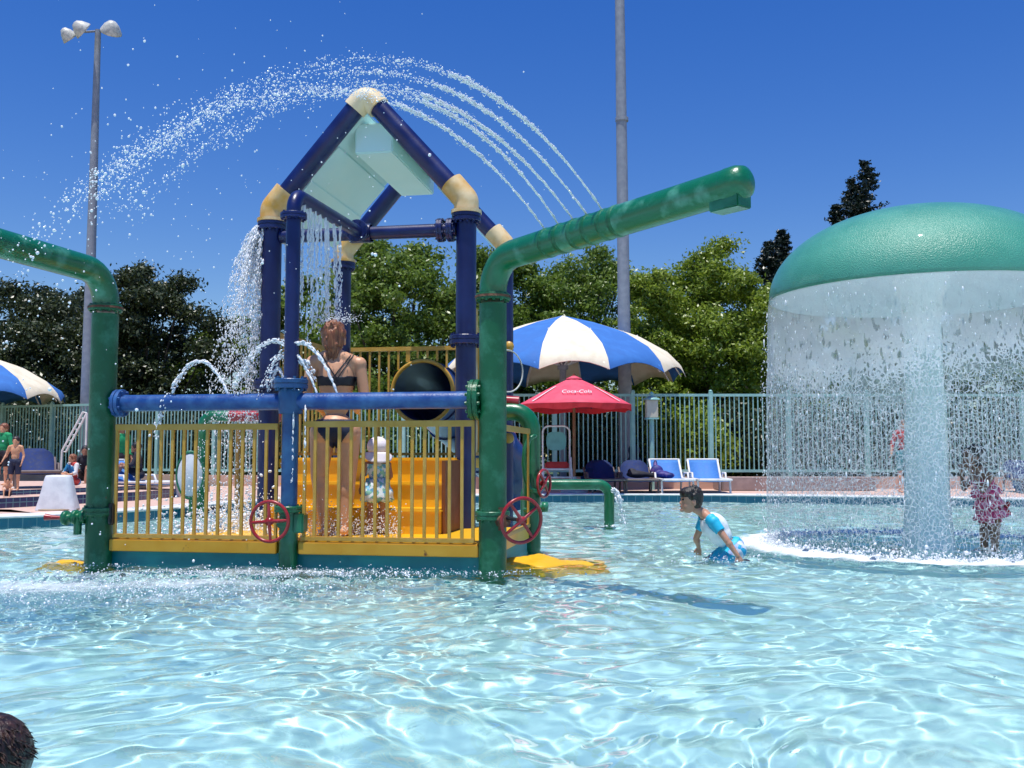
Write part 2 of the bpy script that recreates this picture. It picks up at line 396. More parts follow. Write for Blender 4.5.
# keep it inside the pool (it may run a little under the coping)
def inside(px, py, poly):
    c = np.zeros(px.shape, bool); n = len(poly)
    for i in range(n):
        x0, y0 = poly[i]; x1, y1 = poly[(i+1) % n]
        if y0 == y1: continue
        m_ = ((y0 > py) != (y1 > py)) & (px < (x1-x0)*(py-y0)/(y1-y0)+x0); c ^= m_
    return c
ok = inside(V[:, 0], V[:, 1], EP+outn*.12); Q = Q[ok[Q].all(1)]
used = np.unique(Q); remap = -np.ones(len(V), int); remap[used] = np.arange(len(used))
wme = np_mesh('pool_water', V[used], remap[Q])
m, nt, b = newmat('pool_water'); 
b.inputs['Transmission Weight'].default_value = 1; b.inputs['IOR'].default_value = 1.33; b.inputs['Roughness'].default_value = 0; b.inputs['Base Color'].default_value = (.97, 1, 1, 1)
wo = tag(link('pool_water', wme, m), kind='structure')
wo.cycles.is_caustics_caster = True

def foam_mat(name, thr, scale, base=(.86, .92, .94)):
    m, nt, b = newmat(name); N = nt.nodes; L = nt.links
    b.inputs['Base Color'].default_value = (*base, 1); b.inputs['Roughness'].default_value = .5
    return m
M['foam'] = foam_mat('white_foam', .5, 14)
def foam_lumps(name, C, rad, label, n, parent=None):
    pass

# terrace with navy tiled steps at the far left
def prism(poly, z0, z1):
    n = len(poly); V = [(x, y, z0) for x, y in poly]+[(x, y, z1) for x, y in poly]
    return V, [tuple(range(n, 2*n))]+[(i, (i+1) % n, n+(i+1) % n, n+i) for i in range(n)]
T1 = [(-16, 12.2), (-6.75, 12.8), (-5.75, 15.2), (-5.6, 16.6), (-5.8, 19), (-16, 19)]
T2 = [(-16, 12.9), (-7.3, 13.4), (-6.2, 15.6), (-6.1, 16.6), (-6.2, 18.9), (-16, 18.9)]
tr = empty('terrace', (0, 0, 0)); tag(tr, kind='structure')
for T, z0, z1 in ((T1, DECK-.02, .26), (T2, .262, .33)):
    V_, F_ = prism(T, z0, z1)
    me = MB().add(V_, F_[1:]).build('step_riser', M['navytile'], tr)
    uv = me.data.uv_layers.new(name='UVMap')
    for li, lp in enumerate(me.data.loops):
        co = me.data.vertices[lp.vertex_index].co; uv.data[li].uv = (co.x*.5+co.y*.8, co.z)
    MB().add([(x, y, z1+.003) for x, y in T], [tuple(range(len(T)))]).build('step_tread', M['coping'], tr)

# low peach wall under the fence
WY = 20.6
cw = MB()
FC = [(-18, 27.0), (-.9, WY), (16, WY)]
def wall_run(a, b, th, z0, z1, mb):
    a = Vector((*a, 0)); b = Vector((*b, 0)); d = (b-a).normalized(); n = Vector((d.y, -d.x, 0))*th/2
    V = [a+n, b+n, b-n, a-n]; V = [v+Vector((0, 0, z0)) for v in V]+[v+Vector((0, 0, z1)) for v in V]
    mb.add(V, [(0, 1, 2, 3)[::-1], (4, 5, 6, 7), (0, 1, 5, 4), (1, 2, 6, 5), (2, 3, 7, 6), (3, 0, 4, 7)])
wall_run(FC[1], FC[2], .3, DECK-.3, .38, cw)
tag(cw.build('low_wall', M['wallpink']), 'low peach plaster wall under the pale teal fence, right half', 'wall')
cw = MB(); wall_run(FC[0], (FC[1][0]-.15, FC[1][1]+.05), .3, DECK-.3, .37, cw)
tag(cw.build('low_wall', M['wallpink']), 'low peach plaster wall behind the left sunbathers and the play tower', 'wall')
# raised pink-brown planter block behind the mushroom
pl = MB().box((5.6, 19.75, DECK+.13), (3.0, .9, .26), bev=.02); tag(pl.build('low_wall', paint('mauve_concrete_block', (.30, .22, .20), (.38, .28, .25), .8, 6, bump=.2)), 'low mauve concrete bench block on the deck behind the mushroom fountain', 'bench')

# ------------------------------------------------------------------ fence
def fence(a, b, ztop, zbot, label, post_every=1.63):
    a = Vector((*a, 0)); b = Vector((*b, 0)); d = (b-a).normalized(); Ln = (b-a).length; rot = Matrix.Rotation(math.atan2(d.y, d.x), 3, 'Z')
    root = empty('metal_fence', a, 0, label, 'fence')
    rl = MB()
    for z in (ztop-.04, zbot+.05): rl.box(d*Ln/2+Vector((0, 0, z)), (Ln, .05, .055), rot)
    rl.build('rail', M['fence'], root)
    n = int(Ln/post_every)
    for i in range(n+1):
        p = d*(i*post_every+.02)
        mb = MB().box(p+Vector((0, 0, (ztop+.4)/2)), (.085, .085, ztop-.4+.06), rot, .006)
        mb.lathe([(.0, .055), (.03, .045), (.045, .02), (.03, 0)], p+Vector((0, 0, ztop+.02)), seg=10)
        mb.build('post', M['fence'], root)
        if i < n or Ln-i*post_every > .3:
            pk = MB(); e = min(post_every, Ln-i*post_every)
            k = 1
            while k*.0985 < e-.05:
                pk.box(p+d*k*.0985+Vector((0, 0, (ztop+zbot)/2)), (.022, .022, ztop-zbot-.09), rot); k += 1
            if k > 1: pk.build('pickets', M['fence'], root)
fence((-.75, WY), (15.6, WY), 2.12, .45, 'pale teal metal picket fence on the right behind the loungers and mushroom')
fence((-17.6, 26.85), (-1.0, WY+.04), 2.10, .43, 'pale teal metal picket fence on the left behind the play tower, running away leftwards')

# ------------------------------------------------------------------ trees
def leafmat(name, cs, tr=.25):
    m, nt, b = newmat(name); N = nt.nodes; L = nt.links
    ge = N.new('ShaderNodeNewGeometry'); r = N.new('ShaderNodeValToRGB')
    for k, c in enumerate(cs):
        e = r.color_ramp.elements[k] if k < 2 else r.color_ramp.elements.new(.5)
        e.position = k/(len(cs)-1); e.color = (*c, 1)
    L.new(ge.outputs['Random Per Island'], r.inputs[0]); L.new(r.outputs[0], b.inputs['Base Color']); b.inputs['Roughness'].default_value = .38
    t = N.new('ShaderNodeBsdfTranslucent'); L.new(r.outputs[0], t.inputs[0]); mx = N.new('ShaderNodeMixShader'); mx.inputs[0].default_value = tr
    L.new(b.outputs[0], mx.inputs[1]); L.new(t.outputs[0], mx.inputs[2]); L.new(mx.outputs[0], N['Material Output'].inputs[0])
    return m
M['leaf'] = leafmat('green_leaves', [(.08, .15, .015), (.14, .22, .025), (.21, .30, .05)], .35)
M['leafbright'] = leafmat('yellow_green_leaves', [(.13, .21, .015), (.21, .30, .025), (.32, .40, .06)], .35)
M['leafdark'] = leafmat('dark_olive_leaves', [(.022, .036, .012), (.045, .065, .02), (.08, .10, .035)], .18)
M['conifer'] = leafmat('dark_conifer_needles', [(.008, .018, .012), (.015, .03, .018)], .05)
def leaves(C, n, size, rng, up=.3, hollow=True):
    """n leaf blades scattered in soft clumps C[(x,y,z,rx,ry,rz)]"""
    C = np.array(C); vol = (C[:, 3]*C[:, 4]*C[:, 5])**.7; pick = rng.choice(len(C), n, p=vol/vol.sum())
    d = rng.normal(size=(n, 3))*.52
    P = C[pick, :3]+d*C[pick, 3:]
    ln = np.linalg.norm(d, axis=1, keepdims=True)+1e-6
    nr = d/ln*.5+rng.normal(size=(n, 3))*.6+np.array([0, 0, up]); nr /= np.linalg.norm(nr, axis=1, keepdims=True)
    a = np.cross(nr, rng.normal(size=(n, 3))); a /= np.linalg.norm(a, axis=1, keepdims=True); b_ = np.cross(nr, a)
    s = size*rng.uniform(.6, 1.3, n)[:, None]
    V = np.stack([P-a*s, P+b_*s*.45-nr*s*.12, P+a*s*1.0, P-b_*s*.45-nr*s*.12], 1).reshape(-1, 3)
    Q = np.arange(4*n).reshape(-1, 4)
    return V, Q
def tree(name, x, y, h, w, label, m, n, rng, size=.16, zlow=.25, clumps=46, group=None, trunk_r=.22, shape=1.0, gap=.0):
    root = empty(name, (x, y, DECK), 0, label, 'tree', group)
    C = []; bm = MB(); zt = h*zlow; sd = rng.uniform(0, 50)
    bm.tube([(0, 0, -.4), (.05, 0, zt*.5), (-.05, .05, zt), (0.02, 0, h*.55)], [trunk_r*1.25, trunk_r, trunk_r*.8, trunk_r*.4], seg=10)
    i = 0; tries = 0; N_ = int(clumps*3.2)
    z0 = max(zlow*.6, .03)
    while i < N_ and tries < N_*8:
        tries += 1
        a = rng.uniform(0, 2*math.pi); u = rng.uniform(0, 1)**.5; zz = rng.uniform(z0, 1)
        ww = w/2*math.sqrt(max(.02, 1-(max(0, zz-.42)/.60)**2.4))*(.80+.38*noise.noise(Vector((math.cos(a)*1.3, math.sin(a)*1.3, zz*3+sd)))*1.0+.1)
        p = (u*ww*math.cos(a), u*ww*math.sin(a), zz*h*(.93+.13*noise.noise(Vector((math.cos(a)*u*2.2, math.sin(a)*u*2.2, sd)))))
        if noise.noise(Vector((p[0]*.75, p[1]*.75, p[2]*.75+sd))) < -.46+gap: continue
        q_ = rng.uniform(.45, 1.15)*(.22+.055*w)*.78
        C.append((*p, q_*rng.uniform(.9, 1.6), q_*rng.uniform(.9, 1.6), q_*rng.uniform(.55, .9)))
        if i % 9 == 0:
            st = Vector((0, 0, rng.uniform(.7, 1.5)*zt)); e = Vector(p); md = (st+e)/2+Vector((0, 0, .1*h*rng.uniform(-.3, 1)))
            bm.tube([st, md, e], [trunk_r*.4, trunk_r*.2, trunk_r*.05], seg=6)
        i += 1
    V, Q = leaves(C, int(n*2.6), size*.52, rng)
    bm.build('trunk', M['bark'], root)
    link('crown', np_mesh('crown', V, Q, False), m, root)
    return root
trng = np.random.default_rng(21)
def tpx(px, Y): return (px-512)/F*Y*1.0
def th(py, Y): return at(512, py, Y).z-DECK
# left group: dark trees
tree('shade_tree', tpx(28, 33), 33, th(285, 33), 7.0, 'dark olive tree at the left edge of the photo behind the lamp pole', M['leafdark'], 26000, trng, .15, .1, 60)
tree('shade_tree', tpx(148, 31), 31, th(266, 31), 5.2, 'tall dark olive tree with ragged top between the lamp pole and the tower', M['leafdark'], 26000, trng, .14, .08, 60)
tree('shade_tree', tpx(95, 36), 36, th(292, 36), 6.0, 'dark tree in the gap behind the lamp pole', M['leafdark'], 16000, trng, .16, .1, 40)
tree('leafy_tree', tpx(228, 32), 32, th(318, 32), 4.2, 'low green tree just left of the play tower behind its waterfall', M['leaf'], 15000, trng, .15, .05, 34)
tree('leafy_tree', tpx(398, 28), 28, th(240, 28), 6.2, 'broad green tree seen through the middle of the play tower', M['leaf'], 34000, trng, .14, .1, 64)
tree('leafy_tree', tpx(300, 31), 31, th(262, 31), 3.4, 'narrow green tree behind the falling water left of the woman', M['leaf'], 14000, trng, .15, .05, 30)
tree('leafy_tree', tpx(495, 32), 32, th(247, 32), 5.0, 'green tree behind the right posts of the play tower', M['leaf'], 20000, trng, .15, .1, 40)
tree('leafy_tree', tpx(582, 33), 33, th(246, 33), 6.6, 'open green tree with sky gaps above the striped canopy', M['leaf'], 17000, trng, .15, .22, 46, gap=.22)
tree('leafy_tree', tpx(712, 29), 29, th(242, 29), 5.2, 'bright yellow-green rounded tree right of the tall pole', M['leafbright'], 36000, trng, .13, .06, 62)
tree('leafy_tree', tpx(645, 27.5), 27.5, th(266, 27.5), 3.2, 'small bright yellow-green tree just behind the tall pole', M['leafbright'], 15000, trng, .12, .05, 30)
tree('leafy_tree', tpx(800, 31), 31, th(268, 31), 4.6, 'bright green tree beside the left rim of the mushroom fountain', M['leafbright'], 20000, trng, .14, .06, 40)
tree('leafy_tree', tpx(905, 32), 32, th(285, 32), 5.6, 'green tree seen through the mushroom fountain left of its stem', M['leaf'], 14000, trng, .16, .05, 36)
tree('leafy_tree', tpx(1030, 31), 31, th(275, 31), 6.0, 'green tree at the right edge seen through the mushroom curtain', M['leaf'], 14000, trng, .16, .05, 36)
def bush(x, y, h, w, label, m, n):
    root = empty('shrub', (x, y, DECK), 0, label, 'shrub', 'shrubs behind the fence')
    C = [(trng.uniform(-w/2, w/2)*.7, trng.uniform(-.5, .5), h*trng.uniform(.1, .75), w*.2, .45, h*.28) for k in range(16)]
    V, Q = leaves(C, int(n*1.8), .075, trng); link('foliage', np_mesh('foliage', V, Q, False), m, root)
    st = MB()
    for k in range(5): st.tube([(k*.08-.16, 0, -.2), ((k-2)*w*.08, .1, h*.4), ((k-2)*w*.14, 0, h*.8)], [.03, .02, .008], seg=5)
    st.build('stem', M['bark'], root)
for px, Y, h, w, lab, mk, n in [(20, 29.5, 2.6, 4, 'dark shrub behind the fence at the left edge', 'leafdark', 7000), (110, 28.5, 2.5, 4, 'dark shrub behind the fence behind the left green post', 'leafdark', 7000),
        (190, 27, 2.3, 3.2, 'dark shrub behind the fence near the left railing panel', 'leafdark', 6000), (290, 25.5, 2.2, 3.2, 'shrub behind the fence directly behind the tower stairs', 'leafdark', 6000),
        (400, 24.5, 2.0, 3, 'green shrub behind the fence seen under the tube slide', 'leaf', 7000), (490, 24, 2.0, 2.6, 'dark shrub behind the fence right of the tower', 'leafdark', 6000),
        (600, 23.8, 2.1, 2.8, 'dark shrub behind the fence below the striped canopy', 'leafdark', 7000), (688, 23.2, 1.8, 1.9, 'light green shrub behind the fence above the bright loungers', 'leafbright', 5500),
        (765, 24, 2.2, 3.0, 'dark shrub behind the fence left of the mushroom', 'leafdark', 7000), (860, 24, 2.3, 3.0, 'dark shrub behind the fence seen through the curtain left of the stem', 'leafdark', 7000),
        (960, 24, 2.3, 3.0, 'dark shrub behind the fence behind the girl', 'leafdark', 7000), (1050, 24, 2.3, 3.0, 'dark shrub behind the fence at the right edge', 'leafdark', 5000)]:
    bush(tpx(px, Y), Y, h, w, lab, M[mk], n)
def conifer(px, pyt, Y, w, label, lean=0, depth=8.0):
    H = th(pyt, Y); root = empty('conifer_tree', (tpx(px, Y), Y, DECK), 0, label, 'tree', 'conifers far behind')
    bm = MB().tube([(0, 0, -.5), (0, 0, H*.6), (lean, 0, H)], [.4, .25, .03], seg=8)
    P = []; rng = trng
    C = []
    z = H-.15
    while z > H-depth:
        f = (H-z)/depth; L_ = w/2*(.12+.95*f**.8)
        for k in range(7):
            a = rng.uniform(0, 6.28); l = L_*rng.uniform(.65, 1.1); dr = Vector((math.cos(a), math.sin(a), .35))
            bm.tube([(lean*(1-f), 0, z), Vector((lean*(1-f), 0, z))+dr*l], [.05, .015], seg=5)
            for t in np.linspace(.25, 1, 5):
                p = Vector((lean*(1-f), 0, z))+dr*l*t; C.append((p.x, p.y, p.z, .20*l*.5+.16, .20*l*.5+.16, .16))
        z -= .42
    V, Q = leaves(C, 9000, .12, rng); bm.build('trunk', M['bark'], root); link('crown', np_mesh('crown', V, Q, False), M['conifer'], root)
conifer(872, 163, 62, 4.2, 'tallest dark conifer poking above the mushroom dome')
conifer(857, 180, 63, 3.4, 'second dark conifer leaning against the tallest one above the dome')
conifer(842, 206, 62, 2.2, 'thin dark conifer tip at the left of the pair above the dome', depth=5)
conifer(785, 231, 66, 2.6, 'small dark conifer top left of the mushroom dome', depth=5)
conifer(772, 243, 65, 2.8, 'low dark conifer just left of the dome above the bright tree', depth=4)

# ------------------------------------------------------------------ lamp poles
def lamp_pole():
    Y = 25.5; b = at(84, 455, Y); root = empty('floodlight_pole', (b.x+.02, Y, DECK), 0, 'tall tapered grey floodlight pole with three lamps at the far left', 'lamp pole')
    top = at(95.5, 30, Y); H = top.z-DECK
    MB().tube([(0, 0, -.3), (0, 0, H)], [.17, .075], seg=16).build('pole', M['pole'], root)
    arm = MB().tube([(-.62, -.1, H-.12), (0, 0, H-.03), (.62, -.1, H-.02)], .03, seg=8); arm.build('arm', M['pole'], root)
    for dx, dy, dz, r_, tl in ((-.72, -.15, -.22, .21, -35), (-.30, -.35, -.12, .25, -50), (.50, -.35, -.13, .27, 25)):
        rot = Matrix.Rotation(R(tl), 3, 'Y') @ Matrix.Rotation(R(35), 3, 'X')
        c = Vector((dx, dy, H+dz))
        lp = MB().lathe([(0.0, .22), (r_*.35, .2), (r_*.7, .1), (r_, -.06), (r_*1.03, -.1), (r_*.96, -.1)], c, rot=rot, seg=20)
        l_ = lp.build('lamp', M['lampwhite'], root)
        MB().lathe([(r_*.95, -.098), (.001, -.12)], c, rot=rot, seg=20).build('lens', paint('lamp_glass', (.5, .52, .5), None, .1), l_)
    MB().tube([(0, 0, 0), (0, 0, .3)], .28, seg=16).build('base', M['pole'], root)
lamp_pole()
Y = 22.0; b = at(626, 455, Y); root = empty('tall_pole', (b.x, Y, DECK), 0, 'tall straight grey pole rising out of frame behind the striped canopy', 'pole')
MB().tube([(0, 0, -.3), (-.02, 0, 4), (-.05, 0, 10), (-.08, 0, 15)], [.165, .14, .115, .09], seg=16).build('shaft', M['pole'], root)
MB().tube([(0, 0, 0), (0, 0, .35)], .26, seg=16).build('base', M['pole'], root)
for z in (8.3, 6.0): MB().tube([(-.03, 0, z), (-.03, 0, z+.08)], .15, seg=16).build('clamp', M['pole'], root)
# leaning white ladder by the left pole
Y = 22.8; root = empty('ladder', (0, 0, 0), 0, 'thin white ladder leaning near the foot of the floodlight pole', 'ladder')
a = at(62, 451, Y); c = at(83, 412, Y); a2 = at(66, 452, Y); c2 = at(87, 413, Y); lad = MB()
lad.tube([a, c], .025, seg=6).tube([a2, c2], .025, seg=6).tube([c2, at(85, 470, Y)], .025, seg=6); lad.build('side_rail', M['white'], root)
rg = MB()
for k in range(8): rg.tube([a.lerp(c, k/7), a2.lerp(c2, k/7)], .014, seg=5)
rg.build('rung', M['white'], root)
leg = MB().tube([at(62, 451, Y), at(60, 488, Y)], .025, seg=6); leg.build('leg', M['white'], root)

# ------------------------------------------------------------------ striped canopies
def canopy(x, y, label, rz, Rr=2.42, zt=3.62, drop=1.22):
    root = empty('striped_umbrella', (x, y, DECK), rz, label, 'umbrella')
    n = 12; zt -= DECK
    def prof(t): # t 0..1 -> r, z
        return float(np.interp(t, [0, .28, .55, .80, .93, 1], np.array([0, .76, 1.50, 2.10, 2.34, 2.42])*Rr/2.42)), zt-float(np.interp(t, [0, .28, .55, .80, .93, 1], [0, .20, .45, .80, 1.08, 1.28]))*Rr/2.42
    for par, nm in ((0, 'canvas_panel'), (1, 'canvas_panel')):
        pass
    for k in range(n):
        V = []; NT, NA = 14, 7; a0 = (k-.5)*2*math.pi/n-math.pi/2; a1 = a0+2*math.pi/n
        for layer in (0, .012):
            for i in range(NT+1):
                r_, z_ = prof(i/NT)
                for j in range(NA+1):
                    u = j/NA; a = a0+(a1-a0)*u; bul = 4*u*(1-u)
                    rr = r_*(1-.018*bul); zz = z_-.035*bul*(i/NT)+(.20*bul**1.1*max(0, (i/NT-.8)/.2))
                    V.append((rr*math.cos(a), rr*math.sin(a), zz-layer))
        nl = (NT+1)*(NA+1); Fc = []
        for l in (0, 1):
            for i in range(NT):
                for j in range(NA):
                    q = (l*nl+i*(NA+1)+j, l*nl+(i+1)*(NA+1)+j, l*nl+(i+1)*(NA+1)+j+1, l*nl+i*(NA+1)+j+1); Fc.append(q if l == 0 else q[::-1])
        for j in range(NA):
            i = NT; Fc.append((i*(NA+1)+j, nl+i*(NA+1)+j, nl+i*(NA+1)+j+1, i*(NA+1)+j+1))
        MB().add(V, Fc, True).build('canvas_panel', M['canopyw' if k % 2 == 0 else 'canopyb'], root)
    for k in range(n):
        a = (k+.5)*2*math.pi/n-math.pi/2; rb = MB()
        P_ = [(0, 0, zt-1.15)]+[(Rr*.62*math.cos(a), Rr*.62*math.sin(a), prof(.42)[1]-.13)]
        rb.tube(P_, .018, seg=6)
        rb.tube([(prof(t)[0]*math.cos(a)*.97, prof(t)[0]*math.sin(a)*.97, prof(t)[1]-.05) for t in np.linspace(0.03, .98, 10)], .016, seg=6)
        rb.build('rib', M['white'], root)
    MB().tube([(0, 0, -.1), (0, 0, zt-.05)], .075, seg=16).build('pole', M['pole'], root)
    MB().lathe([(.0, zt-1.05), (.12, zt-1.08), (.12, zt-1.2), (0, zt-1.22)], seg=14).build('hub', M['pole'], root)
    return root
CX = at(563, 400, 19.7).x
canopy(at(563, 400, 21.7).x, 21.7, 'large blue and cream striped umbrella with scalloped edge behind the red umbrella', R(2), Rr=2.68, zt=3.92)
canopy(at(-42, 400, 24).x, 24.0, 'blue and cream striped umbrella cut off by the left edge of the photo', R(20), zt=3.42)

# red umbrella
def red_umbrella():
    Y = 18.3; c = at(574, 410, Y); root = empty('red_umbrella', (c.x, Y, DECK), 0, 'red market umbrella with white lettering on the deck, in front of the striped one', 'umbrella')
    zt = at(574, 377, Y).z-DECK; ze = at(574, 405.5, Y).z-DECK; Rr = 1.09; n = 8
    V = []; Fc = []; V2 = []
    NT = 6; NA = 6
    for layer in (0, .008):
        for i in range(NT+1):
            t = i/NT
            for k in range(n*NA):
                u = (k % NA)/NA; a = (k//NA+u)*2*math.pi/n+R(22.5); sag = 4*u*(1-u)
                rr = (Rr*t+.004)*(1-.04*sag); z = zt-(zt-ze)*t**1.12-.02*sag*t+(.03*sag if i == NT else 0)-layer
                V.append((rr*math.cos(a), rr*math.sin(a), z))
    nk = n*NA; nl = (NT+1)*nk
    for l in (0, 1):
        for i in range(NT):
            for k in range(nk):
                q = (l*nl+i*nk+k, l*nl+(i+1)*nk+k, l*nl+(i+1)*nk+(k+1) % nk, l*nl+i*nk+(k+1) % nk); Fc.append(q if l == 0 else q[::-1])
    for k in range(nk): Fc.append((NT*nk+k, nl+NT*nk+k, nl+NT*nk+(k+1) % nk, NT*nk+(k+1) % nk))
    can = MB().add(V, Fc, True).build('canopy', M['redcloth'], root)
    # small vent cap
    MB().lathe([(.001, .045), (.04, .038), (.15, -.012), (.15, -.022)], (0, 0, zt-.02), seg=16).build('vent_cap', M['redcloth'], can)
    vb = MB()
    for k in range(nk):
        a = (k % NA)/NA; a0 = (k//NA+(k % NA)/NA)*2*math.pi/n+R(22.5); a1 = a0+2*math.pi/nk
        s0 = 4*(k % NA)/NA*(1-(k % NA)/NA); s1 = 4*((k % NA+1)/NA)*(1-(k % NA+1)/NA)
        r0 = Rr*(1-.04*s0); r1 = Rr*(1-.04*s1)
        vb.add([(r0*math.cos(a0), r0*math.sin(a0), ze-.003), (r1*math.cos(a1), r1*math.sin(a1), ze-.003), (r1*math.cos(a1), r1*math.sin(a1), ze-.10+.02*math.sin(k)), (r0*math.cos(a0), r0*math.sin(a0), ze-.10+.02*math.sin(k-1))], [(0, 1, 2, 3)])
    bm = vb.build('valance', M['redcloth2'], root)
    sm = bm.modifiers.new('s', 'SOLIDIFY'); sm.thickness = .006
    for k in range(n):
        a = k*2*math.pi/n+R(22.5)
        MB().tube([(0, 0, zt-.42), (Rr*.55*math.cos(a), Rr*.55*math.sin(a), zt-(zt-ze)*.55-.03), ], .008, seg=5).tube([(.03*math.cos(a), .03*math.sin(a), zt-.03), (Rr*.98*math.cos(a), Rr*.98*math.sin(a), ze-.012)], .009, seg=5).build('rib', M['dblue'], root)
    MB().tube([(0, 0, 0), (0, 0, zt+.06)], .028, seg=12).build('pole', M['wood'], root)
    MB().lathe([(0, 0), (.26, 0), (.26, .05), (.05, .09), (.04, .3), (0, .3)], seg=20, smooth=False).build('base', M['pole'], root)
    # white lettering on the front panel
    cu = bpy.data.curves.new('lettering', 'FONT'); cu.body = 'Coca-Cola'; cu.size = .125; cu.align_x = 'CENTER'; cu.shear = .25; cu.extrude = .002
    to = bpy.data.objects.new('lettering', cu); COL.objects.link(to); to.parent = root
    sl_ = math.atan2(zt-ze, Rr); rr = .70
    to.location = (0, -Rr*rr*1.0, zt-(zt-ze)*rr**1.12+.016); to.rotation_euler = (sl_, 0, 0)
    to.scale = (1, 1.6, 1)
    cu.materials.append(M['white'])
    bpy.context.view_layer.update(); lm = bpy.data.meshes.new_from_object(to.evaluated_get(bpy.context.evaluated_depsgraph_get())); mw = (to.location.copy(), to.rotation_euler.copy(), to.scale.copy()); bpy.data.objects.remove(to)
    to = bpy.data.objects.new('lettering', lm); COL.objects.link(to); to.parent = root; to.location, to.rotation_euler, to.scale = mw
    # two white stripes
    for sx in (-1, 1):
        a = -math.pi/2+sx*R(52); st = MB(); pr = []
        for t in np.linspace(.42, .93, 8): pr.append((t, t))
        V3 = []
        for t, _ in pr:
            for w_ in (-.022, .022):
                r_ = Rr*t*.985; z = zt-(zt-ze)*t**1.12+.006; V3.append((r_*math.cos(a)-w_*math.sin(a), r_*math.sin(a)+w_*math.cos(a), z))
        st.add(V3, [(2*i, 2*i+1, 2*i+3, 2*i+2) for i in range(len(pr)-1)]).build('white_stripe', M['white'], root)
red_umbrella()

# ------------------------------------------------------------------ lantern, lifeguard chair, loungers
Y = 19.9; b = at(652, 455, Y); root = empty('lantern_post', (b.x, Y, DECK), 0, 'teal post with a boxy beige lantern in front of the fence', 'lamp')
z0 = at(652, 418, Y).z-DECK; z1 = at(652, 400, Y).z-DECK; zf = at(652, 391.5, Y).z-DECK
MB().tube([(0, 0, 0), (0, 0, z0)], .05, seg=12).build('post', M['fence'], root)
MB().box((0, 0, (z0+z1)/2), (.235, .235, z1-z0), bev=.012).build('lantern_box', M['lampbeige'], root)
MB().lathe([(.17, z1-.002), (.165, z1+.03), (.08, z1+.06), (.03, z1+.09), (.045, z1+.12), (.04, z1+.15), (0, zf)], seg=16).build('cap', M['fence'], root)
MB().box((0, 0, z0-.012), (.26, .26, .03)).build('collar', M['fence'], root)

def lifeguard():
    Y = 19.0; c = at(556.5, 455, Y); root = empty('lifeguard_chair', (c.x, Y, DECK), 0, 'tall white-framed lifeguard chair with teal back panel and red cushion', 'chair')
    zt = at(556, 426, Y).z-DECK; zs = at(556, 468, Y).z-DECK; w = .26
    fr = MB()
    fr.tube(pipe_path([(-w, .1, zs), (-w, .1, zt), (w, .1, zt), (w, .1, zs)], .12), .018, seg=8)
    fr.build('back_frame', M['white'], root)
    bp = MB()
    zc = (at(556, 441, Y).z-DECK)
    outline = [(.19*math.copysign(abs(math.cos(a))**.6, math.cos(a)), .18*math.copysign(abs(math.sin(a))**.6, math.sin(a))) for a in np.linspace(0, 2*math.pi, 28, endpoint=False)]
    n = len(outline)
    bp.add([(x, .07, zc+z) for x, z in outline]+[(x, .09, zc+z) for x, z in outline], [tuple(range(n)), tuple(range(n, 2*n))[::-1]]+[(i, n+i, n+(i+1) % n, (i+1) % n) for i in range(n)])
    bp.build('backrest', M['tealmesh'], root)
    MB().box((0, -.12, zs+.05), (.44, .44, .14), bev=.03).build('cushion', M['clothred'], root)
    for sx in (-1, 1):
        for yy, t in ((.1, .28), (-.34, -.5)):
            MB().tube([(sx*w, yy, zs), (sx*(w+.03), t, 0)], .02, seg=8).build('leg', M['white'], root)
    rg = MB()
    for z in (.12, .28): rg.tube([(-w, -.45, z), (w, -.45, z)], .016, seg=6)
    rg.tube([(-w, -.34, zs-.02), (w, -.34, zs-.02)], .02, seg=8)
    rg.build('rung', M['white'], root)
    MB().tube([(-w, .1, zs+.2), (-w, -.3, zs+.2), (-w, -.33, zs)], .015, seg=6).build('armrest', M['white'], root)
    MB().tube([(w, .1, zs+.2), (w, -.3, zs+.2), (w, -.33, zs)], .015, seg=6).build('armrest', M['white'], root)
lifeguard()

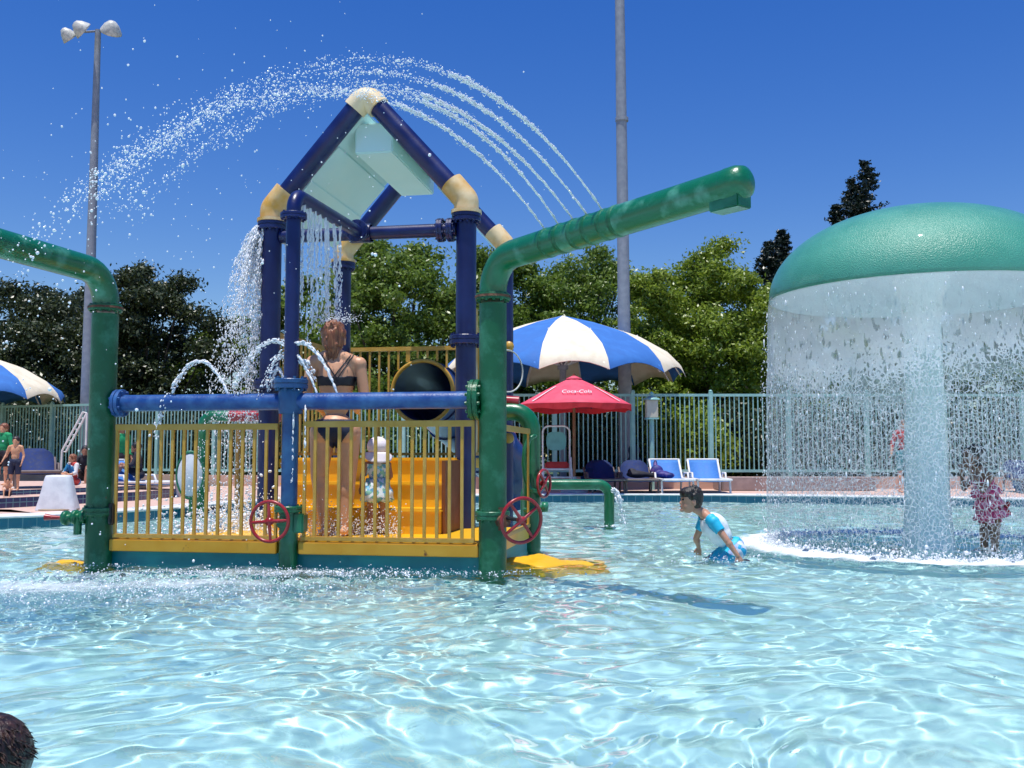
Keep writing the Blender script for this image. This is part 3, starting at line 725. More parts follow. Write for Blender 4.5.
def lounger(fab, round_top=False, w=.29):
    root = empty('sun_lounger', (0, 0, 0)); FM = M['loungegrey'] if round_top else M['white']
    def panel(p0, p1, name, m, rnd=0):
        p0 = Vector(p0); p1 = Vector(p1); n = 8; V = []
        for th_ in (0, -.02):
            for i in range(n+1):
                t = i/n; ww = w-.02
                if rnd and t > .6: ww *= math.sqrt(max(.12, 1-((t-.6)/.42)**2*.85))
                sag = -.03*math.sin(math.pi*t)
                c = p0.lerp(p1, t)
                for sx in (-1, 0, 1): V.append((sx*ww, c.y, c.z+sag*(1 if sx == 0 else .4)+th_))
        nl = (n+1)*3; Fc = []
        for l in (0, 1):
            for i in range(n):
                for j in (0, 1):
                    q = (l*nl+i*3+j, l*nl+i*3+j+1, l*nl+i*3+j+4, l*nl+i*3+j+3); Fc.append(q if not l else q[::-1])
        for i in range(n):
            for j in (0, 2): Fc.append((i*3+j, i*3+j+3, nl+i*3+j+3, nl+i*3+j))
        for i in (0, n): Fc += [(i*3, i*3+1, nl+i*3+1, nl+i*3), (i*3+1, i*3+2, nl+i*3+2, nl+i*3+1)]
        return MB().add(V, Fc, True).build(name, m, root)
    panel((0, -.75, .24), (0, .35, .24), 'seat', M['dblue'] if round_top else fab)
    panel((0, .35, .24), (0, .68, .60), 'backrest', fab, round_top)
    fr = MB()
    for sx in (-1, 1): fr.tube([(sx*w, -.78, .25), (sx*w, .36, .25), (sx*w, .70, .61 if not round_top else .45)], .022, seg=8)
    fr.tube([(-w, -.78, .25), (w, -.78, .25)], .022, seg=8)
    if not round_top: fr.tube([(-w, .70, .61), (w, .70, .61)], .022, seg=8)
    fr.build('frame', FM, root)
    for sx in (-1, 1):
        for yy in (-.6, .45): MB().tube([(sx*w, yy, .25), (sx*w, yy+(.05 if yy > 0 else -.05), 0)], .02, seg=8).build('leg', FM, root)
        if not round_top: MB().box((sx*(w-.005), .69, .60), (.07, .03, .06), bev=.01).build('corner_guard', M['white'], root)
        MB().tube([(sx*(w+.02), .3, .26), (sx*(w+.02), .25, .36), (sx*(w+.02), -.05, .36), (sx*(w+.02), -.1, .26)], .02, seg=8).build('armrest', FM, root)
    return root
def copy_tree(o, parent=None):
    c = o.copy(); COL.objects.link(c); c.parent = parent
    for ch in list(o.children): copy_tree(ch, c)
    return c
G = 'sun loungers on the deck'
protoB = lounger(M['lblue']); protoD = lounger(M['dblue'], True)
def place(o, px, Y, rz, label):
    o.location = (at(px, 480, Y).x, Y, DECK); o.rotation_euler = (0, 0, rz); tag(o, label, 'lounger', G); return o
place(protoB, 708.5, 18.7, R(-2), 'bright blue lounger with white corners, rightmost of the row')
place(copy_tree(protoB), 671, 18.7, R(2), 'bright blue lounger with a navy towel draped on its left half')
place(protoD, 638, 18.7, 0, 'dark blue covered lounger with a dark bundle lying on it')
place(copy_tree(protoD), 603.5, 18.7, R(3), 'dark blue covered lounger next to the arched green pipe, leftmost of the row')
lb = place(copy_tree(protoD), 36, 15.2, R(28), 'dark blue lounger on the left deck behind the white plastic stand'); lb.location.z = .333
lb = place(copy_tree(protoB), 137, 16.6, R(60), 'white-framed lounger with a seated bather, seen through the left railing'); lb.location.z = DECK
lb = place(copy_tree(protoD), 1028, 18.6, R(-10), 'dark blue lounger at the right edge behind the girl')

def lump(name, prims, m, parent=None, vox=.02, smooth=4):
    return None
# ------------------------------------------------------------------ continuous bodies from smooth-joined volumes
def prim_cone(a, ra, b_, rb, seg=14):
    a = Vector(a); b_ = Vector(b_); d = (b_-a); L_ = d.length
    if L_ < 1e-6: d = Vector((0, 0, 1))
    q = Vector((0, 0, 1)).rotation_difference(d.normalized()).to_matrix()
    prof = [(ra*math.sin(t), -ra*math.cos(t)) for t in np.linspace(.02, math.pi/2, 5)]+[(rb*math.cos(t), L_+rb*math.sin(t)) for t in np.linspace(0, math.pi/2-.02, 5)]
    mb = MB().lathe(prof, a, rot=q, seg=seg)
    n = len(mb.v); mb.f.append(tuple(range(seg))[::-1]); mb.f.append(tuple(range(n-seg, n))); mb.sm += [True, True]
    return mb
def prim_ell(c, r, rot=None, seg=18):
    prof = [(math.sin(t), -math.cos(t)) for t in np.linspace(.03, math.pi-.03, 11)]
    mb = MB().lathe(prof, (0, 0, 0), seg=seg); n = len(mb.v)
    mb.f.append(tuple(range(seg))[::-1]); mb.f.append(tuple(range(n-seg, n))); mb.sm += [True, True]
    V = []
    for p in mb.v:
        v = Vector((p[0]*r[0], p[1]*r[1], p[2]*r[2]))
        if rot is not None: v = rot @ v
        V.append(v+Vector(c))
    mb.v = V; return mb
def fuse(prims, vox, smooth_it=6, factor=.5):
    mb = MB()
    for p in prims: mb.add(p.v, p.f, True)
    me = bpy.data.meshes.new('tmp'); me.from_pydata([tuple(v) for v in mb.v], [], mb.f); me.update()
    o = bpy.data.objects.new('tmp', me); COL.objects.link(o)
    r_ = o.modifiers.new('r', 'REMESH'); r_.mode = 'VOXEL'; r_.voxel_size = vox; r_.use_smooth_shade = True
    if smooth_it:
        s = o.modifiers.new('s', 'SMOOTH'); s.factor = factor; s.iterations = smooth_it
    dg = bpy.context.evaluated_depsgraph_get(); dg.update()
    out = bpy.data.meshes.new_from_object(o.evaluated_get(dg))
    bpy.data.objects.remove(o); bpy.data.meshes.remove(me)
    out.materials.clear()
    out.polygons.foreach_set('use_smooth', [True]*len(out.polygons))
    return out
def garment(name, body, pred, off, m, parent, flare=None):
    """cloth that follows the body: body faces where pred(center) holds, pushed out and given thickness"""
    keep = [p for p in body.polygons if pred(p.center)]
    par = {}
    def fd(x):
        while par.setdefault(x, x) != x: par[x] = par[par[x]]; x = par[x]
        return x
    for p in keep:
        r0 = fd(p.vertices[0])
        for v in p.vertices[1:]: par[fd(v)] = fd(r0)
    cnt = {}
    for p in keep: k_ = fd(p.vertices[0]); cnt[k_] = cnt.get(k_, 0)+1
    keep = [p for p in keep if cnt[fd(p.vertices[0])] > .25*max(cnt.values())] if keep else keep
    ids = sorted({v for p in keep for v in p.vertices}); mp = {v: i for i, v in enumerate(ids)}; n = len(ids)
    if not n: return None
    outer = []; inner = []
    for v in ids:
        vt = body.vertices[v]; o_ = off
        c = vt.co+vt.normal*o_
        if flare: c = flare(c, vt.normal)
        outer.append(c); inner.append(vt.co-vt.normal*.002)
    Fc = [tuple(mp[v] for v in p.vertices) for p in keep]
    from collections import Counter
    ec = Counter()
    for f in Fc:
        for i in range(len(f)): ec[tuple(sorted((f[i], f[(i+1) % len(f)])))] += 1
    side = []
    for f in Fc:
        for i in range(len(f)):
            a, b_ = f[i], f[(i+1) % len(f)]
            if ec[tuple(sorted((a, b_)))] == 1: side.append((b_, a, a+n, b_+n))
    return MB().add(outer+inner, Fc+[tuple(i+n for i in f[::-1]) for f in Fc]+side, True).build(name, m, parent)
def hand(prims, w, d, side, s, curl=.6):
    """palm and five fingers from the wrist w along d; side = thumb side"""
    d = Vector(d).normalized(); side = Vector(side); side = (side-d*side.dot(d)).normalized(); nrm = d.cross(side)
    w = Vector(w)
    rot = Matrix((side, nrm, d)).transposed()
    prims.append(prim_ell(w+d*.045*s, (.038*s, .016*s, .05*s), rot))
    for k in range(4):
        b = w+d*.08*s+side*(.028-.019*k)*s; L_ = (.070, .078, .072, .056)[k]*s; r_ = .0085*s
        d2 = (d*math.cos(curl)+nrm*math.sin(curl)+side*(.08-.05*k)).normalized(); d3 = (d*math.cos(curl*1.8)+nrm*math.sin(curl*1.8)).normalized()
        a = b+d2*L_*.5; e = a+d3*L_*.5
        prims.append(prim_cone(b-d*.02*s, r_*1.1, a, r_, 8)); prims.append(prim_cone(a, r_, e, r_*.8, 8))
    tb = w+d*.02*s+side*.03*s; ta = tb+(side*.7+d*.8).normalized()*.035*s; te = ta+(d+nrm*.3+side*.2).normalized()*.028*s
    prims.append(prim_cone(tb, .012*s, ta, .010*s, 8)); prims.append(prim_cone(ta, .010*s, te, .008*s, 8))
def person(J, s, child=False, thin=1.0, deep=1.0, hands=True, bust=0):
    """list of volumes for a body; J = joints, s = girth scale (1 = adult 1.65 m)"""
    g_ = Vector; P_ = []
    J = {k: Vector(v) for k, v in J.items()}
    hd = J['head']; hr = J.get('hr', Vector((.076, .095, .115)))*1.0
    up = (J['headtop']-hd).normalized() if 'headtop' in J else Vector((0, 0, 1)); fwd = Vector(J['face']).normalized(); fwd = (fwd-up*fwd.dot(up)).normalized(); rt = fwd.cross(up)
    rot = Matrix((rt, fwd, up)).transposed(); k = hr.z/.115
    P_.append(prim_ell(hd+up*.02*k, (.076*k, .094*k, .095*k), rot)); P_.append(prim_ell(hd+fwd*.022*k-up*.05*k, (.056*k, .066*k, .068*k), rot))
    P_.append(prim_cone(hd+fwd*.082*k-up*.008*k, .009*k, hd+fwd*.096*k-up*.034*k, .012*k, 8))
    P_.append(prim_ell(hd+fwd*.082*k-up*.062*k, (.024*k, .010*k, .013*k), rot)); P_.append(prim_ell(hd+fwd*.078*k-up*.095*k, (.024*k, .018*k, .018*k), rot))
    for sx in (-1, 1):
        P_.append(prim_ell(hd+rt*sx*.078*k-fwd*.005*k-up*.02*k, (.009*k, .02*k, .032*k), rot))
    nb = J['neck']; 
    P_.append(prim_cone(nb, .058*s, hd-up*.06*k-fwd*.015*k, .050*s*(.9 if child else 1)))
    sL, sR, hL, hR = J['sL'], J['sR'], J['hL'], J['hR']
    ch = (sL+sR)/2; pe = (hL+hR)/2; ax = (ch-pe).normalized(); rx = (sR-sL).normalized(); fy = ax.cross(rx).normalized(); rx = fy.cross(ax)
    if 'mid' in J: mid = J['mid']
    else: mid = pe.lerp(ch, .42)
    rt3 = Matrix((rx, fy, ax)).transposed(); sw = (sR-sL).length/2; hw = max((hR-hL).length/2, .06*s)
    T = (ch-pe).length
    P_.append(prim_ell(ch-ax*T*.22, (sw*.80, .098*s*deep, T*.36), rt3)); P_.append(prim_ell(ch-ax*.02*s, (sw*.95, .062*s, .062*s), rt3))
    P_.append(prim_ell(mid, (sw*.66*thin, .085*s*deep, T*.32), rt3)); P_.append(prim_ell(pe+ax*.03*s, (hw*1.55, .105*s*(1+(deep-1)*.5), T*.22), rt3))
    P_.append(prim_cone(nb-ax*.01, .062*s, sL.lerp(nb, .25), .048*s)); P_.append(prim_cone(nb-ax*.01, .062*s, sR.lerp(nb, .25), .048*s))
    if bust:
        for sx in (-1, 1): P_.append(prim_ell(ch-ax*T*.3+rx*sx*sw*.42-fy*(-.07*s), (.06*s, .055*s, .06*s)))
    for a in 'LR':
        S, E_, W = J['s'+a], J['e'+a], J['w'+a]
        P_.append(prim_ell(S, (.052*s,)*3)); P_.append(prim_cone(S, .047*s, E_, .037*s)); P_.append(prim_cone(E_, .038*s, W, .025*s))
        P_.append(prim_ell(E_.lerp(W, .25), (.042*s,)*3, seg=12))
        if hands: hand(P_, W, J.get('hd'+a, (W-E_)), J.get('th'+a, fy if True else 0), s*(1.0 if not child else .98))
        H, K_, A_ = J['h'+a], J['k'+a], J['a'+a]
        lg = J.get('leg', Vector((1, 0, 0))).x; P_.append(prim_cone(H, .088*s*lg, K_, .054*s*lg)); P_.append(prim_cone(K_, .054*s*lg, A_, .034*s)); P_.append(prim_ell(K_.lerp(A_, .28), (.056*s, .058*s, .10*s) if abs((K_-A_).normalized().z) > .7 else (.056*s,)*3))
        P_.append(prim_ell(H+(-fy)*.045*s+ax*.0*s, (.082*s, .075*s, .085*s)))
        fd = Vector(J.get('f'+a, (fy.x, fy.y, 0))); fd = fd.normalized(); hl = A_+Vector((0, 0, -.045*s))
        P_.append(prim_cone(hl-fd*.04*s, .032*s, hl+fd*.13*s-Vector((0, 0, .012*s)), .024*s)); P_.append(prim_ell(hl+fd*.12*s-Vector((0, 0, .01*s)), (.042*s, .042*s, .022*s)))
    return P_, dict(ch=ch, pe=pe, ax=ax, rx=rx, fy=fy, T=T, hd=hd, up=up, fwd=fwd, rt=rt, rot=rot, k=k)
def hair_cap(prims_extra, I, vox=.006, back=.0, low=-.02, lumps=46):
    hd, up, fwd, rt, rot, k = I['hd'], I['up'], I['fwd'], I['rt'], I['rot'], I['k']
    P_ = [prim_ell(hd+up*.034*k-fwd*.014*k, (.086*k, .098*k, .094*k), rot), prim_ell(hd-fwd*.045*k+up*low*k, (.078*k, .062*k, .085*k), rot)]+prims_extra
    rr = random.Random(5)
    for i in range(lumps):
        d = Vector((rr.gauss(0, 1), rr.gauss(0, 1)-.2, rr.gauss(0, .8)+.6)).normalized(); p = hd+up*.03*k-fwd*.012*k+rot @ Vector((d.x*.083*k, d.y*.093*k, d.z*.09*k))
        if (p-hd).dot(fwd) > .06*k and (p-hd).dot(up) < .06*k: continue
        P_.append(prim_ell(p, (.014*k, .014*k, .022*k), seg=8))
    return fuse(P_, vox, 2)
def face_parts(I, root, m_eye, m_lip):
    hd, up, fwd, rt, k = I['hd'], I['up'], I['fwd'], I['rt'], I['k']
    for sx in (-1, 1):
        e = MB(); q = prim_ell(hd+fwd*.086*k+rt*sx*.032*k+up*.0*k, (.014*k, .008*k, .007*k), I['rot'], 10); e.add(q.v, q.f, True); e.build('eye', m_eye, root)
        e = MB(); q = prim_ell(hd+fwd*.091*k+rt*sx*.033*k+up*.022*k, (.02*k, .006*k, .004*k), I['rot'], 10); e.add(q.v, q.f, True); e.build('eyebrow', M['hair_black'], root)
    e = MB(); q = prim_ell(hd+fwd*.090*k-up*.062*k, (.022*k, .006*k, .006*k), I['rot'], 10); e.add(q.v, q.f, True); e.build('mouth', m_lip, root)
def put(name, me, m, parent): return link(name, me, m, parent)

# ---- woman on the platform, seen from behind
PZ = .2
def woman():
    root = empty('person', (-1.375, 7.68, PZ), R(4), 'woman in a black bikini standing on the yellow platform with her back to the camera', 'person')
    J = dict(leg=(1.10, 0, 0), head=(-.025, .03, 1.535), headtop=(-.03, .02, 1.66), face=(.05, 1, -.25), hr=(.084, .105, .127), neck=(-.02, .0, 1.41), sL=(-.18, .0, 1.345), sR=(.18, .0, 1.335), mid=(0, .01, 1.07), hL=(-.095, 0, .80), hR=(.095, 0, .80),
             eL=(-.235, .03, 1.07), wL=(-.13, .22, .98), eR=(.225, .0, 1.06), wR=(.15, .22, 1.0), kL=(-.125, .015, .46), aL=(-.075, -.01, .085), kR=(.10, .015, .46), aR=(.085, .0, .085), thL=(.5, 0, .6), thR=(-.5, 0, .6), fL=(-.15, 1, 0), fR=(.2, 1, 0))
    P_, I = person(J, 1.09, bust=1)
    body = fuse(P_, .0075, 7)
    bo = put('body', body, M['skin_tan'], root)
    # hair: wet, gathered low at the nape
    hd, up, fwd, rt, rot, k = I['hd'], I['up'], I['fwd'], I['rt'], I['rot'], I['k']
    ex = [prim_cone(hd-fwd*.085+up*.03, .055, hd-fwd*.10-up*.06, .045), prim_cone(hd-fwd*.10-up*.06, .042, hd-fwd*.075-up*.17, .022)]
    rr = random.Random(2)
    for i in range(30):
        x = rr.uniform(-.05, .05); z = rr.uniform(-.12, .12)
        ex.append(prim_cone(hd-fwd*(.10+rr.uniform(-.01, .03))+rt*x+up*z, .011, hd-fwd*(.105+rr.uniform(-.01, .02))+rt*x*.6+up*(z-.07), .006, 8))
    put('hair', hair_cap(ex, I, .006), M['hair_auburn'], root)
    garment('bikini_top', body, lambda c: 1.155 < c.z-.03*abs(c.x)*2 < 1.225 and abs(c.x) < .165 and c.y < .25 or (c.y > .06 and 1.14 < c.z < 1.30 and abs(c.x) < .15), .006, M['swimblack'], root)
    def brief(c):
        x = abs(c.x)
        if not (.68 < c.z < .895) or x > .2 or c.y > .16: return False
        return c.z > .85 or (c.y < 0 and c.z > .68+max(0, (x-.025))*1.35) or (c.y >= 0 and c.z > .72+x*.9)
    garment('bikini_bottom', body, brief, .006, M['swimnavy'], root)
    # crossed straps
    for x0, x1 in ((-.02, .115), (.015, .135), (.02, -.11), (-.01, -.13)):
        pts = []
        for t in np.linspace(0, 1, 14):
            x = x0+(x1-x0)*t; z = 1.205+(1.40-1.205)*t
            pts.append(Vector((x, -.098+.055*t**2.5, z)))
        # lie on the skin: ray from behind
        from mathutils.bvhtree import BVHTree
        bv = BVHTree.FromPolygons([v.co for v in body.vertices], [tuple(p.vertices) for p in body.polygons])
        q = []
        for p in pts:
            h = bv.ray_cast(Vector((p.x, -1, p.z)), Vector((0, 1, 0)))
            q.append(Vector((p.x, (h[0].y if h[0] else p.y)-.003, p.z)))
        MB().tube(q, .005, seg=6).build('strap', M['swimblack'], root)
woman()

# ---- toddler in a sun hat
def toddler():
    root = empty('person', (-1.07, 7.86, PZ), R(20), 'toddler in a pale pink sun hat and printed dress on the platform beside the woman', 'person')
    s = .52
    J = dict(head=(0, .0, .665), headtop=(0, .005, .76), face=(-.5, .9, -.35), hr=(.06, .07, .088), neck=(0, 0, .575), sL=(-.085, 0, .545), sR=(.085, 0, .545), hL=(-.045, 0, .33), hR=(.045, 0, .33), mid=(0, .012, .43),
             eL=(-.12, .01, .45), wL=(-.115, .07, .375), eR=(.11, .01, .455), wR=(.08, .09, .40), kL=(-.045, .01, .18), aL=(-.05, 0, .04), kR=(.045, .012, .18), aR=(.035, 0, .04), thL=(1, 0, .3), thR=(-1, 0, .3))
    P_, I = person(J, s*1.05, True)
    body = fuse(P_, .0055, 4); put('body', body, M['skin_brown'], root)
    hd, up, k = I['hd'], I['up'], I['k']
    def dr(c): return .27 < c.z < .555 and abs(c.x) < .088+max(0, (.5-c.z)*.15)
    garment('dress', body, dr, .010, M['dress'], root, lambda c, n: Vector((c.x*(1+max(0, .46-c.z)*1.8), c.y*(1+max(0, .46-c.z)*1.8), c.z-max(0, .33-c.z)*.3+.006*math.sin(math.atan2(c.y, c.x)*9)*(c.z < .4))))
    # skirt
    sk = MB(); V = []; n = 48
    for z, r_ in ((.44, .085), (.38, .10), (.31, .12), (.265, .135)):
        for i in range(n):
            a = 2*math.pi*i/n; q = r_*(1+.06*math.sin(a*8)*(z < .4)); V.append((q*math.cos(a), q*.85*math.sin(a), z))
    sk.add(V, [(j*n+i, j*n+(i+1) % n, (j+1)*n+(i+1) % n, (j+1)*n+i) for j in range(3) for i in range(n)], True)
    so_ = sk.build('skirt', M['dress'], root); md = so_.modifiers.new('s', 'SOLIDIFY'); md.thickness = .004
    hp = [prim_ell(hd+up*.028, (.086, .09, .078))]
    hat = fuse(hp, .006, 2)
    ho = put('hat', hat, M['pinkwhite'], root)
    n = 40; V = []
    for t in np.linspace(0, 1, 6):
        for i in range(n):
            a = 2*math.pi*i/n; back = max(0, -math.sin(a)); r_ = .082+.035*t*(1+.1*math.sin(a*5)); V.append(Vector((r_*math.cos(a), r_*math.sin(a), -.02-(.03+.055*back)*t))+hd)
    bo = MB().add(V, [(j*n+i, j*n+(i+1) % n, (j+1)*n+(i+1) % n, (j+1)*n+i) for j in range(5) for i in range(n)], True).build('hat_brim', M['pinkwhite'], ho)
    md = bo.modifiers.new('s', 'SOLIDIFY'); md.thickness = .004
toddler()

# ---- boy crouching in the water, facing left
def boy():
    Y = 7.9; o = at(712, 540, Y); root = empty('person', (o.x, Y, 0), 0, 'boy in a white and turquoise rash guard wading low in the water, facing left', 'person')
    def p(px, py, dy=0): q = at(px, py, Y); return Vector((q.x-o.x, dy, q.z))
    s = .70
    J = dict(head=p(691, 500), headtop=p(692, 484.5), face=(-1, -.16, -.42), hr=(.07, .085, .104), neck=p(704, 513.5), sL=p(706.5, 520, .10), sR=p(711, 521, -.10), hL=p(734, 549, .06), hR=p(736, 550, -.06), mid=p(719, 534),
             eR=p(722, 538, -.16), wR=p(732.5, 553.5, -.19), eL=p(700, 540, .16), wL=p(704, 550, .22), kL=p(711, 563, .09), kR=p(713, 566, -.09), aL=p(738, 574, .07), aR=p(740, 576, -.07),
             hdR=(.28, -.1, -.75), hdL=(.0, .1, -1), thR=(-1, 0, 0), thL=(-1, 0, 0), fL=(1, 0, -.2), fR=(1, 0, -.2))
    P_, I = person(J, s, True, thin=1.1, deep=1.35); body = fuse(P_, .0055, 5); put('body', body, M['skin_boy'], root)
    ax, ch, pe, T = I['ax'], I['ch'], I['pe'], I['T']
    def along(c): return (Vector(c)-pe).dot(ax)/T
    def rad(c, a, b_):
        a = Vector(a); b_ = Vector(b_); t = max(0, min(1, (Vector(c)-a).dot(b_-a)/(b_-a).length_squared)); return (Vector(c)-a.lerp(b_, t)).length, t
    def arm(c):
        for a in 'LR':
            r_, t = rad(c, J['s'+a], J['e'+a]); 
            if r_ < .062*s*1.1 and t > .12 and abs((Vector(c)-pe).y) > .070: return True
            r_, t = rad(c, J['e'+a], J['w'+a])
            if r_ < .06*s: return True
        return False
    def sleeve(c):
        for a in 'LR':
            r_, t = rad(c, J['s'+a], J['e'+a])
            if r_ < .07*s+.01 and t < .52 and abs(c.y) > .055: return True
        return False
    garment('sleeve', body, lambda c: sleeve(c) and c.y > 0, .013, M['turq'], root); garment('sleeve', body, lambda c: sleeve(c) and c.y <= 0, .013, M['turq'], root)
    garment('rash_guard', body, lambda c: .26 < along(c) < 1.12 and not arm(c) and not sleeve(c) and (Vector(c)-J['head']).length > .115, .014, M['rashwhite'], root)
    garment('swim_shorts', body, lambda c: along(c) <= .20 and c.z > -.13 and not (abs(c.y) > .13), .010, M['shorts'], root)
    garment('waistband', body, lambda c: .14 < along(c) <= .24 and not (abs(c.y) > .13), .012, M['turq'], root)
    put('hair', hair_cap([prim_ell(I['hd']+I['up']*.055*I['k']+I['fwd']*.022*I['k'], (.078*I['k'], .085*I['k'], .062*I['k']), I['rot'])], I, .005, low=.0, lumps=22), M['hair_black'], root)
    face_parts(I, root, M['eye'], M['lip'])
boy()

# ---- girl under the mushroom
def girl():
    Y = 8.95; o = at(990, 548, Y); root = empty('person', (o.x, Y, -.41), 0, 'girl in a pink ruffled swimsuit rubbing her face under the mushroom curtain', 'person')
    def p(px, py, dy=0): q = at(px, py, Y); return Vector((q.x-o.x, dy, q.z+.41))
    s = .68
    J = dict(head=p(972, 457), headtop=p(973, 441), face=(-1, -.2, -.9), hr=(.07, .085, .104), neck=p(979.5, 468), sL=p(980, 476, .12), sR=p(984, 477, -.12), mid=p(989, 492), hL=p(990, 511, .07), hR=p(991, 511, -.07),
             eR=p(975, 490, -.15), wR=p(968, 474, -.08), eL=p(971, 489, .14), wL=p(965, 474, .07), kL=(-.02, .07, .44), kR=(.01, -.07, .44), aL=(.03, .07, .06), aR=(.02, -.08, .06),
             hdR=(-.2, .3, .9), hdL=(-.1, -.3, .9), thR=(1, 0, 0), thL=(1, 0, 0), fL=(-1, 0, 0), fR=(-1, 0, 0))
    P_, I = person(J, s, True, deep=1.15); body = fuse(P_, .007, 5); put('body', body, M['skin_brown'], root)
    ax, pe, T = I['ax'], I['pe'], I['T']
    def along(c): return (Vector(c)-pe).dot(ax)/T
    def off_axis(c):
        d = Vector(c)-pe; return (d-ax*d.dot(ax))
    garment('swimsuit', body, lambda c: -.3 < along(c) < .92 and off_axis(c).length < .13 and abs(c.y) < .115, .010, M['pinksuit'], root)
    # two rows of ruffles
    for t0, r_ in ((.62, .11), (.3, .105), (-.02, .13)):
        V = []; n = 60; c0 = pe+ax*T*t0
        q = Vector((0, 0, 1)).rotation_difference(ax).to_matrix()
        for j, (dz, rr) in enumerate(((.03, r_), (-.01, r_+.012), (-.05, r_+.03))):
            for i in range(n):
                a = 2*math.pi*i/n; w_ = 1+.07*j*math.sin(9*a+t0*5); V.append(c0+q @ Vector((rr*.9*w_*math.cos(a), rr*1.05*w_*math.sin(a), dz)))
        ro = MB().add(V, [(j*n+i, j*n+(i+1) % n, (j+1)*n+(i+1) % n, (j+1)*n+i) for j in range(2) for i in range(n)], True).build('ruffle', M['pinksuit'], root)
        md = ro.modifiers.new('s', 'SOLIDIFY'); md.thickness = .004
    bw = MB(); b0 = p(1003, 508, -.08)
    for sx in (-1, 1): q = prim_ell(b0+Vector((.0, 0, .03*sx)), (.022, .03, .035), Matrix.Rotation(.5*sx, 3, 'Y'), 10); bw.add(q.v, q.f, True)
    bw.build('bow', M['clothred'], root)
    hd, up, fwd = I['hd'], I['up'], I['fwd']
    put('hair', hair_cap([prim_ell(hd-fwd*.06*.9-up*.04, (.07, .05, .07)), prim_cone(hd+up*.07-fwd*.04, .05, hd+up*.08-fwd*.09, .035)], I, .007), M['hair_black'], root)
    face_parts(I, root, M['eye'], M['lip'])
girl()

# ---- child's head in the near left corner (lying in the shallow water)
def near_child():
    root = empty('person', (-1.095, 2.06, -.035), R(-15), 'wet dark-haired child lying in the shallow water in the near left corner', 'person')
    s = .72
    J = dict(head=(0, 0, .205), headtop=(.01, .02, .32), face=(-.35, -.9, -.1), hr=(.07, .085, .112), neck=(-.02, -.02, .085), sL=(-.17, .02, .02), sR=(.10, -.12, .02), mid=(-.22, -.22, -.09), hL=(-.42, -.30, -.14), hR=(-.33, -.40, -.14),
             eL=(-.16, .16, -.12), wL=(-.02, .22, -.24), eR=(.16, -.12, -.13), wR=(.14, .02, -.24), kL=(-.70, -.52, -.18), kR=(-.62, -.66, -.18), aL=(-.95, -.75, -.22), aR=(-.88, -.86, -.22), hdL=(0, 1, -.1), hdR=(.3, 1, -.1), thL=(1, 0, 0), thR=(-1, 0, 0), fL=(-1, -.6, 0), fR=(-1, -.6, 0))
    P_, I = person(J, s, True); body = fuse(P_, .006, 5); put('body', body, M['skin_brown'], root)
    ax, pe, T = I['ax'], I['pe'], I['T']
    garment('swim_shorts', body, lambda c: (Vector(c)-pe).dot(ax)/T < .25 and (Vector(c)-pe).length < .3, .01, M['swimnavy'], root)
    hm = hair_cap([], I, .0045, low=-.01, lumps=0)
    ho = put('hair', hm, M['hair_brown'], root)
    # wet tufts
    tf = MB(); rr = random.Random(9); hd, k = I['hd'], I['k']
    for i in range(900):
        d = Vector((rr.gauss(0, 1), rr.gauss(0, 1), abs(rr.gauss(0, .9))+.05)).normalized()
        if d.dot(I['fwd']) > .55 and d.z < .75: continue
        p0 = hd+I['up']*.03*k-I['fwd']*.012*k+Vector((d.x*.083, d.y*.09, d.z*.092))*k
        t = Vector((d.x+rr.gauss(0, .4), d.y+rr.gauss(0, .4), d.z*.2-.55)).normalized(); l = rr.uniform(.010, .026)
        tf.tube([p0-d*.004, p0+t*l*.5+d*.001, p0+t*l-d*.002+d*.004*rr.random()**3], [.0028, .002, .0004], seg=4)
    tf.build('hair_tufts', M['hair_brown'], ho)
    face_parts(I, root, M['eye'], M['lip'])
near_child()

